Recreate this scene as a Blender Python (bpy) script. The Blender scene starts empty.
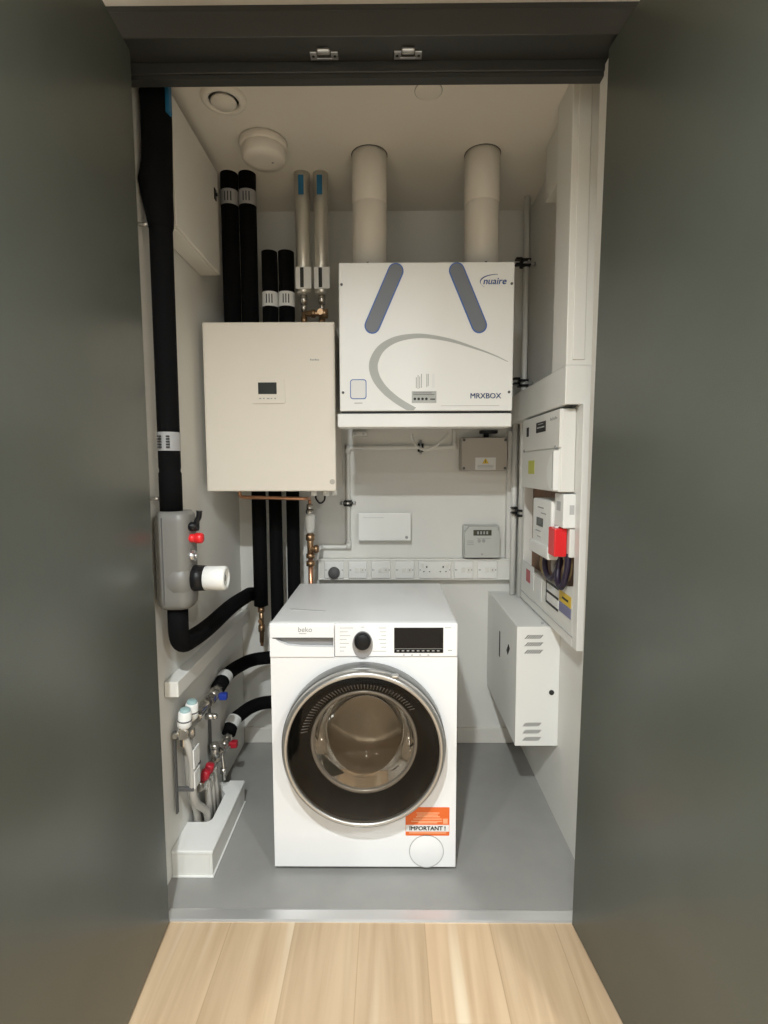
import bpy, bmesh, math, random
from mathutils import Vector, Matrix
random.seed(7)
PI = math.pi
SC = bpy.context.scene
COL = SC.collection

# ------------------------------------------------------------------ materials
def mat(name, col, rough=0.5, metal=0.0, bump=0.0, bscale=200.0, var=0.0, vscale=3.0, coat=0.0, spec=None, emit=None):
    m = bpy.data.materials.new(name); m.use_nodes = True
    nt = m.node_tree; b = nt.nodes['Principled BSDF']
    c = (*col, 1.0)
    b.inputs['Base Color'].default_value = c
    b.inputs['Roughness'].default_value = rough
    b.inputs['Metallic'].default_value = metal
    b.inputs['Coat Weight'].default_value = coat
    if spec is not None: b.inputs['Specular IOR Level'].default_value = spec
    if emit:
        b.inputs['Emission Color'].default_value = (*emit[:3], 1); b.inputs['Emission Strength'].default_value = emit[3]
    if bump or var:
        tc = nt.nodes.new('ShaderNodeTexCoord')
    if bump:
        n = nt.nodes.new('ShaderNodeTexNoise'); n.inputs['Scale'].default_value = bscale; n.inputs['Detail'].default_value = 3
        nt.links.new(tc.outputs['Object'], n.inputs['Vector'])
        bp = nt.nodes.new('ShaderNodeBump'); bp.inputs['Strength'].default_value = bump; bp.inputs['Distance'].default_value = 0.002
        nt.links.new(n.outputs['Fac'], bp.inputs['Height']); nt.links.new(bp.outputs['Normal'], b.inputs['Normal'])
    if var:
        n = nt.nodes.new('ShaderNodeTexNoise'); n.inputs['Scale'].default_value = vscale; n.inputs['Detail'].default_value = 4
        nt.links.new(tc.outputs['Object'], n.inputs['Vector'])
        r = nt.nodes.new('ShaderNodeValToRGB')
        r.color_ramp.elements[0].position = 0.3; r.color_ramp.elements[1].position = 0.7
        r.color_ramp.elements[0].color = tuple(max(0, x*(1-var)) for x in col) + (1,)
        r.color_ramp.elements[1].color = tuple(min(1, x*(1+var)) for x in col) + (1,)
        nt.links.new(n.outputs['Fac'], r.inputs['Fac']); nt.links.new(r.outputs['Color'], b.inputs['Base Color'])
    return m

M = {}
M['wall'] = mat('wall_paint', (.76, .75, .705), .7, bump=.05, bscale=90, var=.02, vscale=2)
M['ceil'] = mat('ceiling_paint', (.78, .755, .69), .8, var=.02, vscale=2)
M['hallwall'] = mat('hall_paint', (.78, .775, .75), .7, var=.02)
M['lining'] = mat('lining_paint', (.74, .71, .65), .5)
M['door'] = mat('door_satin_grey', (.080, .087, .073), .27, bump=.10, bscale=400, var=.04, vscale=5, spec=.4)
M['frame'] = mat('frame_satin_grey', (.032, .033, .031), .45, bump=.05, bscale=300)
M['vinyl'] = mat('grey_vinyl', (.315, .308, .292), .42, var=.05, vscale=9, bump=.05, bscale=300)
M['alu'] = mat('brushed_aluminium', (.80, .80, .80), .35, .75, bump=.1, bscale=150)
M['appl'] = mat('appliance_white', (.86, .86, .86), .28, coat=.2)
M['appl2'] = mat('appliance_panel', (.88, .88, .88), .3)
M['boiler'] = mat('cream_powder_coat', (.76, .705, .61), .45, bump=.04, bscale=500)
M['mvhr'] = mat('white_powder_coat', (.82, .82, .79), .4, bump=.04, bscale=500)
M['plastic'] = mat('white_plastic', (.78, .77, .725), .4)
M['plastic2'] = mat('ivory_plastic', (.80, .74, .64), .4)
M['plasticw'] = mat('bright_white_plastic', (.84, .84, .81), .35)
M['pvc'] = mat('duct_white', (.74, .70, .63), .4)
M['greybox'] = mat('warm_grey_plastic', (.47, .43, .38), .5)
M['greyplas'] = mat('pale_grey_plastic', (.52, .53, .50), .45)
M['foam'] = mat('black_foam', (.0032, .0032, .0036), .85, bump=.3, bscale=250, spec=.12)
M['black'] = mat('black_plastic', (.009, .009, .010), .4, spec=.25)
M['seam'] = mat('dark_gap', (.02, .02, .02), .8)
M['tape'] = mat('grey_label', (.33, .33, .33), .5)
M['paper'] = mat('white_label', (.78, .78, .76), .6)
M['ink'] = mat('black_ink', (.02, .02, .02), .6)
M['inkgrey'] = mat('grey_ink', (.35, .35, .34), .6)
M['inkpale'] = mat('pale_ink', (.50, .50, .49), .6)
M['foil'] = mat('foil_lagging', (.74, .72, .66), .32, .7, bump=.6, bscale=70)
M['copper'] = mat('copper', (.62, .33, .20), .3, .9, var=.15, vscale=30)
M['brass'] = mat('brass', (.40, .26, .15), .36, .9, var=.15, vscale=40)
M['nickel'] = mat('nickel_plate', (.62, .60, .56), .25, .95, var=.1, vscale=40)
M['steel'] = mat('steel', (.55, .55, .55), .3, .9)
M['bluetag'] = mat('blue_tag', (.012, .13, .26), .5)
M['blueline'] = mat('blue_print', (.05, .13, .42), .5)
M['navy'] = mat('navy_print', (.035, .07, .24), .5)
M['handlegrey'] = mat('recess_grey', (.165, .18, .205), .5)
M['swoosh'] = mat('swoosh_grey', (.42, .43, .41), .5)
M['red'] = mat('red_plastic', (.75, .02, .025), .35)
M['darkred'] = mat('dark_red_plastic', (.42, .015, .03), .35)
M['blue'] = mat('blue_plastic', (.012, .04, .32), .4)
M['teal'] = mat('pale_teal_plastic', (.36, .52, .52), .4)
M['valvegrey'] = mat('grey_moulded_shell', (.185, .18, .165), .45, bump=.1, bscale=150)
M['lcd'] = mat('lcd_dark', (.02, .023, .02), .25)
M['lcdgreen'] = mat('lcd_olive', (.05, .05, .03), .3)
M['screen'] = mat('glossy_black', (.008, .008, .009), .22, spec=.2)
M['silver'] = mat('silver_trim', (.50, .49, .47), .28, .8)
M['gripgrey'] = mat('grip_grey', (.27, .27, .27), .45)
M['bezelgrey'] = mat('dial_grey', (.30, .30, .31), .35, .3)
M['edgegrey'] = mat('door_edge_grey', (.20, .20, .195), .3, .6)
M['rimgrey'] = mat('bowl_rim_grey', (.42, .40, .37), .25, .3)
M['sealgrey'] = mat('door_seal_grey', (.26, .235, .20), .6)
M['inframe'] = mat('inner_frame_black', (.004, .004, .004), .8, spec=.08)
M['rubber'] = mat('grey_rubber', (.10, .10, .10), .6)
M['drum'] = mat('drum_steel', (.74, .66, .55), .33, .8, bump=.5, bscale=60)
M['orange'] = mat('orange_sticker', (.80, .15, .025), .5)
M['orange2'] = mat('pale_orange_print', (.88, .42, .22), .5)
M['yellow'] = mat('yellow_print', (.75, .52, .04), .5)
M['lime'] = mat('lime_sticker', (.55, .56, .10), .5)
M['violet'] = mat('purple_print', (.20, .20, .34), .5)
M['cabwood'] = mat('brown_board', (.22, .12, .07), .7, var=.3, vscale=14)
M['cablep'] = mat('purple_brown_cable', (.022, .014, .033), .45)
M['cabley'] = mat('tan_cable', (.30, .22, .11), .5)
M['cableg'] = mat('grey_cable', (.40, .38, .35), .5)
M['pipegrey'] = mat('grey_plastic_pipe', (.45, .43, .39), .4)

def glass_mat(name, tint, gloss_rough=.03, ior=1.5):
    m = bpy.data.materials.new(name); m.use_nodes = True; nt = m.node_tree
    nt.nodes.clear()
    out = nt.nodes.new('ShaderNodeOutputMaterial'); mix = nt.nodes.new('ShaderNodeMixShader')
    tr = nt.nodes.new('ShaderNodeBsdfTransparent'); tr.inputs['Color'].default_value = (*tint, 1)
    gl = nt.nodes.new('ShaderNodeBsdfGlossy'); gl.inputs['Roughness'].default_value = gloss_rough
    fr = nt.nodes.new('ShaderNodeFresnel'); fr.inputs['IOR'].default_value = ior
    nt.links.new(fr.outputs[0], mix.inputs[0]); nt.links.new(tr.outputs[0], mix.inputs[1]); nt.links.new(gl.outputs[0], mix.inputs[2])
    nt.links.new(mix.outputs[0], out.inputs['Surface'])
    return m
M['glass'] = glass_mat('smoked_glass', (.60, .57, .53), ior=1.3)
M['bowlglass'] = glass_mat('clear_bowl_glass', (.88, .87, .85))

def oak():
    m = bpy.data.materials.new('oak_planks'); m.use_nodes = True; nt = m.node_tree; N = nt.nodes; L = nt.links
    b = N['Principled BSDF']; b.inputs['Roughness'].default_value = .42
    tc = N.new('ShaderNodeTexCoord'); sx = N.new('ShaderNodeSeparateXYZ'); L.new(tc.outputs['Object'], sx.inputs[0])
    def math_(op, a, bv=None, c=None):
        n = N.new('ShaderNodeMath'); n.operation = op
        for i, v in enumerate((a, bv, c)):
            if v is None: continue
            if isinstance(v, (int, float)): n.inputs[i].default_value = v
            else: L.new(v, n.inputs[i])
        return n.outputs[0]
    u = math_('DIVIDE', math_('SUBTRACT', sx.outputs[0], .105), .19)
    pid = math_('FLOOR', u); fu = math_('FRACT', u)
    wn = N.new('ShaderNodeTexWhiteNoise'); wn.noise_dimensions = '1D'; L.new(pid, wn.inputs['W'])
    # end joints
    v = math_('ADD', math_('DIVIDE', sx.outputs[1], 1.9), math_('MULTIPLY', wn.outputs['Value'], 5.3))
    bid = math_('FLOOR', v); fv = math_('FRACT', v)
    wn2 = N.new('ShaderNodeTexWhiteNoise'); wn2.noise_dimensions = '2D'
    cb = N.new('ShaderNodeCombineXYZ'); L.new(pid, cb.inputs[0]); L.new(bid, cb.inputs[1]); L.new(cb.outputs[0], wn2.inputs['Vector'])
    # grain
    cg = N.new('ShaderNodeCombineXYZ')
    L.new(math_('MULTIPLY', sx.outputs[0], 26), cg.inputs[0]); L.new(math_('MULTIPLY', sx.outputs[1], 1.6), cg.inputs[1])
    L.new(math_('MULTIPLY', wn2.outputs['Value'], 40), cg.inputs[2])
    gr = N.new('ShaderNodeTexNoise'); gr.inputs['Scale'].default_value = 1.0; gr.inputs['Detail'].default_value = 6; gr.inputs['Distortion'].default_value = .8
    L.new(cg.outputs[0], gr.inputs['Vector'])
    rp = N.new('ShaderNodeValToRGB'); e = rp.color_ramp.elements
    e[0].position = .28; e[0].color = (.49, .34, .205, 1); e[1].position = .72; e[1].color = (.64, .475, .305, 1)
    L.new(gr.outputs['Fac'], rp.inputs['Fac'])
    # pale sapwood streak
    st = N.new('ShaderNodeTexNoise'); st.inputs['Scale'].default_value = 1.0; st.inputs['Detail'].default_value = 1
    cs = N.new('ShaderNodeCombineXYZ'); L.new(math_('MULTIPLY', sx.outputs[0], 14), cs.inputs[0]); L.new(math_('MULTIPLY', sx.outputs[1], .5), cs.inputs[1]); L.new(math_('MULTIPLY', wn2.outputs['Value'], 77), cs.inputs[2])
    L.new(cs.outputs[0], st.inputs['Vector'])
    sr = N.new('ShaderNodeValToRGB'); sr.color_ramp.elements[0].position = .62; sr.color_ramp.elements[1].position = .70
    sr.color_ramp.elements[0].color = (0, 0, 0, 1); sr.color_ramp.elements[1].color = (1, 1, 1, 1)
    L.new(st.outputs['Fac'], sr.inputs['Fac'])
    mx = N.new('ShaderNodeMix'); mx.data_type = 'RGBA'; mx.inputs['B'].default_value = (.74, .62, .45, 1)
    L.new(math_('MULTIPLY', sr.outputs['Color'], .75), mx.inputs['Factor']); L.new(rp.outputs['Color'], mx.inputs['A'])
    hs = N.new('ShaderNodeHueSaturation'); L.new(mx.outputs['Result'], hs.inputs['Color'])
    L.new(math_('ADD', .84, math_('MULTIPLY', wn2.outputs['Value'], .28)), hs.inputs['Value'])
    # seam
    d = math_('MINIMUM', fu, math_('SUBTRACT', 1.0, fu)); s1 = math_('LESS_THAN', d, .008)
    d2 = math_('MINIMUM', fv, math_('SUBTRACT', 1.0, fv)); s2 = math_('LESS_THAN', d2, .0008)
    sm = math_('MAXIMUM', s1, s2)
    m2 = N.new('ShaderNodeMix'); m2.data_type = 'RGBA'; m2.inputs['B'].default_value = (.36, .24, .13, 1)
    L.new(math_('MULTIPLY', sm, .45), m2.inputs['Factor']); L.new(hs.outputs['Color'], m2.inputs['A'])
    L.new(m2.outputs['Result'], b.inputs['Base Color'])
    bp = N.new('ShaderNodeBump'); bp.inputs['Strength'].default_value = .08; L.new(gr.outputs['Fac'], bp.inputs['Height']); L.new(bp.outputs['Normal'], b.inputs['Normal'])
    return m
M['oak'] = oak()

# ------------------------------------------------------------------ geometry
class G:
    """collects shapes, in world coordinates, for one mesh"""
    def __init__(s): s.bm = bmesh.new()
    def _add(s, t):
        me = bpy.data.meshes.new('t'); t.to_mesh(me); t.free(); s.bm.from_mesh(me); bpy.data.meshes.remove(me); return s
    def box(s, x0, x1, y0, y1, z0, z1, bev=0.0, seg=2):
        t = bmesh.new(); bmesh.ops.create_cube(t, size=1)
        for v in t.verts:
            v.co = Vector(((x0+x1)/2+v.co.x*(x1-x0), (y0+y1)/2+v.co.y*(y1-y0), (z0+z1)/2+v.co.z*(z1-z0)))
        if bev: bmesh.ops.bevel(t, geom=list(t.edges), offset=bev, segments=seg, affect='EDGES', profile=.5)
        return s._add(t)
    def cyl(s, p0, p1, r, r2=None, n=24, smooth=True):
        p0, p1 = Vector(p0), Vector(p1); d = p1-p0; t = bmesh.new()
        bmesh.ops.create_cone(t, cap_ends=True, segments=n, radius1=r, radius2=r if r2 is None else r2, depth=d.length)
        q = d.to_track_quat('Z', 'Y').to_matrix().to_4x4()
        bmesh.ops.transform(t, matrix=Matrix.Translation((p0+p1)/2) @ q, verts=t.verts)
        if smooth:
            for f in t.faces:
                if len(f.verts) == 4: f.smooth = True
        return s._add(t)
    def lathe(s, prof, p0, axis, n=48, smooth=True):
        """prof: (radius, distance along axis) from p0"""
        p0 = Vector(p0); q = Vector(axis).normalized().to_track_quat('Z', 'Y').to_matrix(); t = bmesh.new(); rings = []
        for r, h in prof:
            if r < 1e-6: rings.append([t.verts.new(p0 + q @ Vector((0, 0, h)))])
            else: rings.append([t.verts.new(p0 + q @ Vector((r*math.cos(2*PI*k/n), r*math.sin(2*PI*k/n), h))) for k in range(n)])
        for a, b in zip(rings, rings[1:]):
            for k in range(n):
                k2 = (k+1) % n
                if len(a) == 1 and len(b) == 1: continue
                if len(a) == 1: f = t.faces.new((a[0], b[k], b[k2]))
                elif len(b) == 1: f = t.faces.new((a[k], b[0], a[k2]))
                else: f = t.faces.new((a[k], b[k], b[k2], a[k2]))
                f.smooth = smooth
        bmesh.ops.recalc_face_normals(t, faces=t.faces)
        return s._add(t)
    def tube(s, pts, r, n=16, cap=True):
        pts = [Vector(p) for p in pts]; t = bmesh.new(); rings = []
        rr = r if isinstance(r, (list, tuple)) else [r]*len(pts)
        tan = [(pts[min(i+1, len(pts)-1)]-pts[max(i-1, 0)]).normalized() for i in range(len(pts))]
        up = Vector((0, 0, 1)) if abs(tan[0].z) < .9 else Vector((1, 0, 0))
        nx = tan[0].cross(up).normalized()
        for p, tg, ri in zip(pts, tan, rr):
            nx = (nx - tg*nx.dot(tg)).normalized(); ny = tg.cross(nx)
            rings.append([t.verts.new(p+nx*ri*math.cos(2*PI*k/n)+ny*ri*math.sin(2*PI*k/n)) for k in range(n)])
        for a, b in zip(rings, rings[1:]):
            for k in range(n):
                f = t.faces.new((a[k], a[(k+1) % n], b[(k+1) % n], b[k])); f.smooth = True
        if cap: t.faces.new(list(reversed(rings[0]))); t.faces.new(rings[-1])
        bmesh.ops.recalc_face_normals(t, faces=t.faces)
        return s._add(t)
    def prism(s, pts, axis, a0, a1, smooth=False):
        """polygon pts extruded along axis 'x','y','z' from a0 to a1; pts in the other two coordinates in order"""
        def mk(u, v, a): return {'x': (a, u, v), 'y': (u, a, v), 'z': (u, v, a)}[axis]
        t = bmesh.new()
        A = [t.verts.new(mk(u, v, a0)) for u, v in pts]; B = [t.verts.new(mk(u, v, a1)) for u, v in pts]
        t.faces.new(A); t.faces.new(list(reversed(B))); n = len(pts)
        for k in range(n):
            f = t.faces.new((A[k], B[k], B[(k+1) % n], A[(k+1) % n])); f.smooth = smooth
        bmesh.ops.recalc_face_normals(t, faces=t.faces)
        return s._add(t)
    def strip(s, L, R, axis, a0, a1):
        """ribbon between two polylines, extruded"""
        for (l0, l1, r0, r1) in zip(L, L[1:], R, R[1:]): s.prism([l0, l1, r1, r0], axis, a0, a1)
        return s
    def ball(s, c, r, sx=1, sy=1, sz=1):
        t = bmesh.new(); bmesh.ops.create_uvsphere(t, u_segments=20, v_segments=12, radius=r)
        for v in t.verts: v.co = Vector((c[0]+v.co.x*sx, c[1]+v.co.y*sy, c[2]+v.co.z*sz))
        for f in t.faces: f.smooth = True
        return s._add(t)
    def mesh(s, me, mtx):
        t = bmesh.new(); t.from_mesh(me); bmesh.ops.transform(t, matrix=mtx, verts=t.verts); return s._add(t)

def fillet(pts, rad, n=8):
    pts = [Vector(p) for p in pts]; out = [pts[0]]
    for i in range(1, len(pts)-1):
        r = rad[i-1] if isinstance(rad, (list, tuple)) else rad
        a, b, c = pts[i-1], pts[i], pts[i+1]
        d1, d2 = (a-b), (c-b); l = min(r, d1.length*.49, d2.length*.49)
        p, q = b+d1.normalized()*l, b+d2.normalized()*l
        for k in range(n+1):
            t = k/n; out.append(p*(1-t)**2 + b*2*t*(1-t) + q*t*t)
    out.append(pts[-1]); return out
def spline(pts, n=8):
    P = [Vector(p) for p in pts]; P = [P[0]*2-P[1]] + P + [P[-1]*2-P[-2]]; out = []
    for i in range(1, len(P)-2):
        for k in range(n):
            t = k/n; a, b, c, d = P[i-1], P[i], P[i+1], P[i+2]
            out.append(.5*((2*b)+(c-a)*t+(2*a-5*b+4*c-d)*t*t+(3*b-a-3*c+d)*t**3))
    out.append(P[-2]); return out
def circ(cx, cy, r, n=32, ry=None): return [(cx+r*math.cos(2*PI*k/n), cy+(ry or r)*math.sin(2*PI*k/n)) for k in range(n)]
def rrect(x0, x1, z0, z1, r, n=5):
    out = []
    for cx, cz, a in ((x1-r, z1-r, 0), (x0+r, z1-r, 90), (x0+r, z0+r, 180), (x1-r, z0+r, 270)):
        for k in range(n+1):
            t = math.radians(a+90*k/n); out.append((cx+r*math.cos(t), cz+r*math.sin(t)))
    return out
def stadium(a, b, r, n=10):
    a, b = Vector(a), Vector(b); d = (b-a); t0 = math.atan2(d.y, d.x); out = []
    for c, s in ((b, t0-PI/2), (a, t0+PI/2)):
        for k in range(n+1):
            t = s+PI*k/n; out.append((c.x+r*math.cos(t), c.y+r*math.sin(t)))
    return out

def wloc(o):
    v = Vector((0, 0, 0))
    while o is not None: v += Vector(o.location); o = o.parent
    return v
def obj(name, g, m, parent=None, label=None):
    bm = g.bm; me = bpy.data.meshes.new(name)
    if parent is not None: off = wloc(parent); loc = Vector((0, 0, 0))
    else:
        lo = Vector((1e9,)*3); hi = Vector((-1e9,)*3)
        for v in bm.verts:
            for i in range(3): lo[i] = min(lo[i], v.co[i]); hi[i] = max(hi[i], v.co[i])
        off = Vector(((lo.x+hi.x)/2, (lo.y+hi.y)/2, lo.z)); loc = off
    for v in bm.verts: v.co -= off
    bm.to_mesh(me); bm.free()
    o = bpy.data.objects.new(name, me); o.location = loc; COL.objects.link(o)
    me.materials.append(M[m] if isinstance(m, str) else m)
    if parent is not None: o.parent = parent
    if label: o['label'] = label
    return o
def tag(o, label, cat, group=None):
    o['label'] = label; o['category'] = cat
    if group: o['group'] = group
    return o
def thing(name, label, cat, loc, group=None):
    o = bpy.data.objects.new(name, None); o.location = loc; o.empty_display_size = .05; COL.objects.link(o)
    return tag(o, label, cat, group)
def one(name, g, m, label, cat, group=None): return tag(obj(name, g, m), label, cat, group)
def struct(name, g, m, parent=None):
    o = obj(name, g, m, parent)
    if parent is None: o['kind'] = 'structure'
    return o
FONT = {}
def text(body, size, origin, right, up, depth=.0006, g=None, align='LEFT', shear=0, bold=0):
    """flat raised lettering as mesh; origin = baseline start (or middle), right/up = unit vectors"""
    cu = bpy.data.curves.new('t', 'FONT'); cu.body = body; cu.size = size; cu.extrude = depth; cu.align_x = align; cu.shear = shear; cu.offset = bold; cu.resolution_u = 3
    o = bpy.data.objects.new('t', cu); COL.objects.link(o); bpy.context.view_layer.update()
    me = bpy.data.meshes.new_from_object(o.evaluated_get(bpy.context.evaluated_depsgraph_get()))
    r, u = Vector(right), Vector(up); n = r.cross(u)
    mt = Matrix(((r.x, u.x, n.x, origin[0]), (r.y, u.y, n.y, origin[1]), (r.z, u.z, n.z, origin[2]), (0, 0, 0, 1)))
    g = g or G(); g.mesh(me, mt)
    bpy.data.objects.remove(o); bpy.data.curves.remove(cu); bpy.data.meshes.remove(me)
    return g
X_, Z_ = (1, 0, 0), (0, 0, 1)
NEGY = (0, -1, 0)

# ------------------------------------------------------------------ setting: cupboard
XL, XR, YB, ZC = -.70, .635, 2.45, 2.48
YF = 1.40            # face of the door frame towards the hall
struct('floor', G().box(XL-.1, XR+.1, 1.477, YB+.1, -.06, 0), 'vinyl')
struct('ceiling', G().box(XL-.1, XR+.1, 1.505, YB+.1, ZC, ZC+.08), 'ceil')
struct('wall_back', G().box(XL-.1, XR+.1, YB, YB+.1, -.06, ZC+.08), 'wall')
struct('wall_left', G().prism([(XL-.012, 1.43), (XL, YB), (XL-.12, YB), (XL-.12, 1.43)], 'z', -.06, ZC+.08), 'wall')
struct('wall_right', G().box(XR, XR+.1, 1.505, YB, -.06, ZC+.08), 'wall')
struct('wall_bulkhead', G().box(.572, XR, 1.775, 1.99, 2.29, ZC, .002), 'wall')
struct('baseboard_back', G().box(XL, .60, YB-.012, YB, .0, .078, .004), 'lining')
# door frame: jamb linings, head fascia, soffit, stop
struct('trim_2', G().box(.572, XR+.12, 1.43, 1.505, 0, 2.39, .002), 'lining')
struct('trim_3', G().box(-1.0, 1.0, YF-.006, 1.505, 2.402, 2.464, .002), 'frame')
struct('trim_4', G().box(XL-.1, XR+.1, 1.478, 1.505, 2.363, 2.48).box(XL-.1, XR+.1, 1.472, 1.48, 2.374, 2.402, .002), 'frame')
struct('trim_5', G().box(-1.0, 1.0, 1.403, 1.505, 2.464, 2.60), 'frame')
tp = thing('threshold_strip', 'brushed metal threshold strip between the oak planks and the grey cupboard floor', 'threshold', (-.05, 1.454, 0))
obj('strip_plate', G().prism([(1.431, 0), (1.431, .003), (1.437, .0055), (1.470, .0055), (1.477, .002), (1.477, 0)], 'x', -.662, .572), 'alu', tp)

# doors, folded open into the hall
def leaf(name, hx, hy, ang, side, lean):
    g = G(); w, th = .735, .044
    c, s = math.cos(ang), math.sin(ang)
    t = bmesh.new(); bmesh.ops.create_cube(t, size=1)
    for v in t.verts: v.co = Vector(((v.co.x+.5*side)*th, (v.co.y-.5)*w, 0.005+(v.co.z+.5)*2.390))
    bmesh.ops.bevel(t, geom=list(t.edges), offset=.003, segments=2, affect='EDGES')
    bmesh.ops.transform(t, matrix=Matrix.Translation((hx, hy, 0)) @ Matrix.Rotation(ang, 4, 'Z') @ Matrix.Rotation(lean, 4, 'Y'), verts=t.verts)
    g._add(t)
    return struct(name, g, 'door')
leaf('door_1', -.644, 1.424, .062, -1, -.004)
leaf('door_2', .534, 1.424, .095, 1, .0115)

# catches on the soffit
for cx, lab in ((-.163, 'silver roller catch under the door head, the one nearer the lagged pipes'), (.054, 'silver roller catch under the door head, the one nearer the ducts over the white unit')):
    t = thing('roller_catch', lab, 'catch', (cx, 1.44, 2.40), 'roller catches on the head')
    obj('catch_plate', G().box(cx-.036, cx-.018, 1.437, 1.463, 2.397, 2.4015, .001).box(cx+.018, cx+.036, 1.437, 1.463, 2.397, 2.4015, .001).box(cx-.02, cx+.02, 1.456, 1.463, 2.3965, 2.4015, .001), 'steel', t)
    obj('roller', G().box(cx-.017, cx+.017, 1.424, 1.440, 2.391, 2.4015, .004), 'silver', t)
    obj('catch_screw', G().cyl((cx-.028, 1.45, 2.3965), (cx-.028, 1.45, 2.398), .004, n=12), 'seam', t)
    obj('catch_screw', G().cyl((cx+.028, 1.45, 2.3965), (cx+.028, 1.45, 2.398), .004, n=12), 'seam', t)

# hall on the camera's side
struct('floor_hall', G().box(-2.2, 2.2, -2.6, 1.431, -.06, 0), 'oak')
struct('ceiling_hall', G().box(-2.2, 2.2, -2.6, 1.425, 2.484, 2.56), 'ceil')
struct('wall_hall_back', G().box(-2.2, 2.2, -2.7, -2.6, -.06, 2.56), 'hallwall')
struct('wall_hall_left', G().box(-2.3, -2.2, -2.7, 1.5, -.06, 2.56), 'hallwall')
struct('wall_hall_right', G().box(2.2, 2.3, -2.7, 1.5, -.06, 2.56), 'hallwall')
struct('wall_hall_front', G().box(-2.2, -.70, 1.40, 1.5, -.06, 2.402).box(.612, 2.2, 1.40, 1.5, -.06, 2.402), 'hallwall')

# ------------------------------------------------------------------ ceiling fittings
t = thing('air_valve', 'round white air valve in the ceiling nearest the door head above the tall black pipe', 'air valve', (-.508, 1.725, ZC))
obj('valve_ring', G().lathe([(.047, -.001), (.047, .012), (.056, .014), (.068, .008), (.070, 0)], (-.508, 1.725, ZC), (0, 0, -1)), 'ceil', t)
obj('valve_disc', G().lathe([(0, .020), (.036, .018), (.040, .013), (.034, .004), (.01, 0)], (-.508, 1.725, ZC), (0, 0, -1)), 'ceil', t)
obj('valve_throat', G().lathe([(0, .0005), (.047, .0005)], (-.508, 1.725, ZC), (0, 0, -1)), 'seam', t)
t = thing('blank_disc', 'small flat round blanking disc in the ceiling near the door head', 'disc', (.122, 1.71, ZC))
obj('disc_cover', G().lathe([(0, .004), (.038, .004), (.041, .002), (.041, 0)], (.126, 1.70, ZC), (0, 0, -1)), 'ceil', t)
obj('disc_rim', G().lathe([(.041, 0), (.041, .001), (.0425, .001), (.0425, 0)], (.126, 1.70, ZC), (0, 0, -1)), 'rubber', t)
t = thing('smoke_alarm', 'round white detector on the ceiling between the valve and the lagged pipes', 'smoke alarm', (-.436, 1.945, ZC))
obj('alarm_base', G().lathe([(.078, 0), (.083, .004), (.083, .022), (.079, .026), (0, .026)], (-.436, 1.945, ZC), (0, 0, -1)), 'pvc', t)
obj('alarm_body', G().lathe([(.075, .026), (.077, .032), (.076, .056), (.070, .066), (.04, .070), (0, .070)], (-.436, 1.945, ZC), (0, 0, -1)), 'pvc', t)
obj('indicator_light', G().cyl((-.405, 1.945, ZC-.072), (-.405, 1.945, ZC-.066), .004, n=10), 'inkgrey', t)

# ------------------------------------------------------------------ tall lagged pipe on the left wall, grey valve, hose
t = thing('lagged_riser_pipe', 'thick black foam lagged pipe down the left wall from the ceiling to the grey valve', 'pipe', (-.655, 1.575, 1.20))
obj('foam_sleeve', G().tube([(x, 1.575, z) for x, z in zip((-.657, -.657, -.660, -.666, -.664, -.657, -.656, -.656), (2.48, 2.30, 2.20, 2.155, 2.12, 2.06, 2.03, 2.02))], [.0425, .0415, .042, .047, .044, .038, .0355, .0315], 20), 'foam', t)
obj('foam_sleeve', G().tube([(-.656, 1.575, z) for z in (2.035, 2.02, 1.7, 1.34, 1.33, 1.325, 1.32, 1.20)], [.033, .0325, .032, .032, .0305, .0305, .033, .033], 20), 'foam', t)
bd = obj('label_band', G().tube([(-.656, 1.575, 1.442), (-.656, 1.575, 1.387)], .0332, 20, cap=False), 'tape', t, 'grey printed band')
lt = G()
for k in range(5):
    lt.box(-.676, -.664, 1.5395, 1.5425, 1.395+.008*k, 1.399+.008*k); lt.box(-.650, -.640, 1.5395, 1.5425, 1.395+.008*k, 1.399+.008*k)
obj('label_print', lt, 'ink', bd)
obj('blue_tag', G().box(-.622, -.610, 1.55, 1.575, 2.33, 2.47, .004), 'bluetag', t, 'blue film at the top')
for z in (2.03, 1.245): obj('pipe_bracket', G().cyl((-.711, 1.555, z), (-.684, 1.555, z), .006, n=12), 'steel', t)

gx, gy = -.642, 1.575
t = thing('heating_valve', 'grey moulded valve body on the left wall with white knob, red cap and black lever', 'valve', (gx, gy, .91))
g = G()
def shell(z0, z1, x0, x1, y0, y1, r):
    rings = []
    t_ = bmesh.new()
    for z, k in ((z0, .82), (z0+.012, .95), (z0+.03, 1), (z1-.03, 1), (z1-.012, .95), (z1, .80)):
        cx, cy = (x0+x1)/2, (y0+y1)/2
        rings.append([t_.verts.new((cx+(px-cx)*k, cy+(py-cy)*k, z)) for px, py in rrect(x0, x1, y0, y1, r, 6)])
    for a, b in zip(rings, rings[1:]):
        for i in range(len(a)):
            f = t_.faces.new((a[i], a[(i+1) % len(a)], b[(i+1) % len(a)], b[i])); f.smooth = True
    t_.faces.new(list(reversed(rings[0]))); t_.faces.new(rings[-1])
    bmesh.ops.recalc_face_normals(t_, faces=t_.faces); return t_
g._add(shell(.912, 1.207, -.698, -.592, 1.522, 1.628, .032))
g.lathe([(.055, 0), (.062, .02), (.060, .045), (.050, .058), (.040, .062), (0, .062)], (-.655, gy, .998), (1, 0, 0), 36)
obj('valve_shell', g, 'valvegrey', t)
obj('shell_seam', G().box(-.666, -.6635, 1.5195, 1.63, .93, 1.19, .0008), 'rubber', t)
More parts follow.
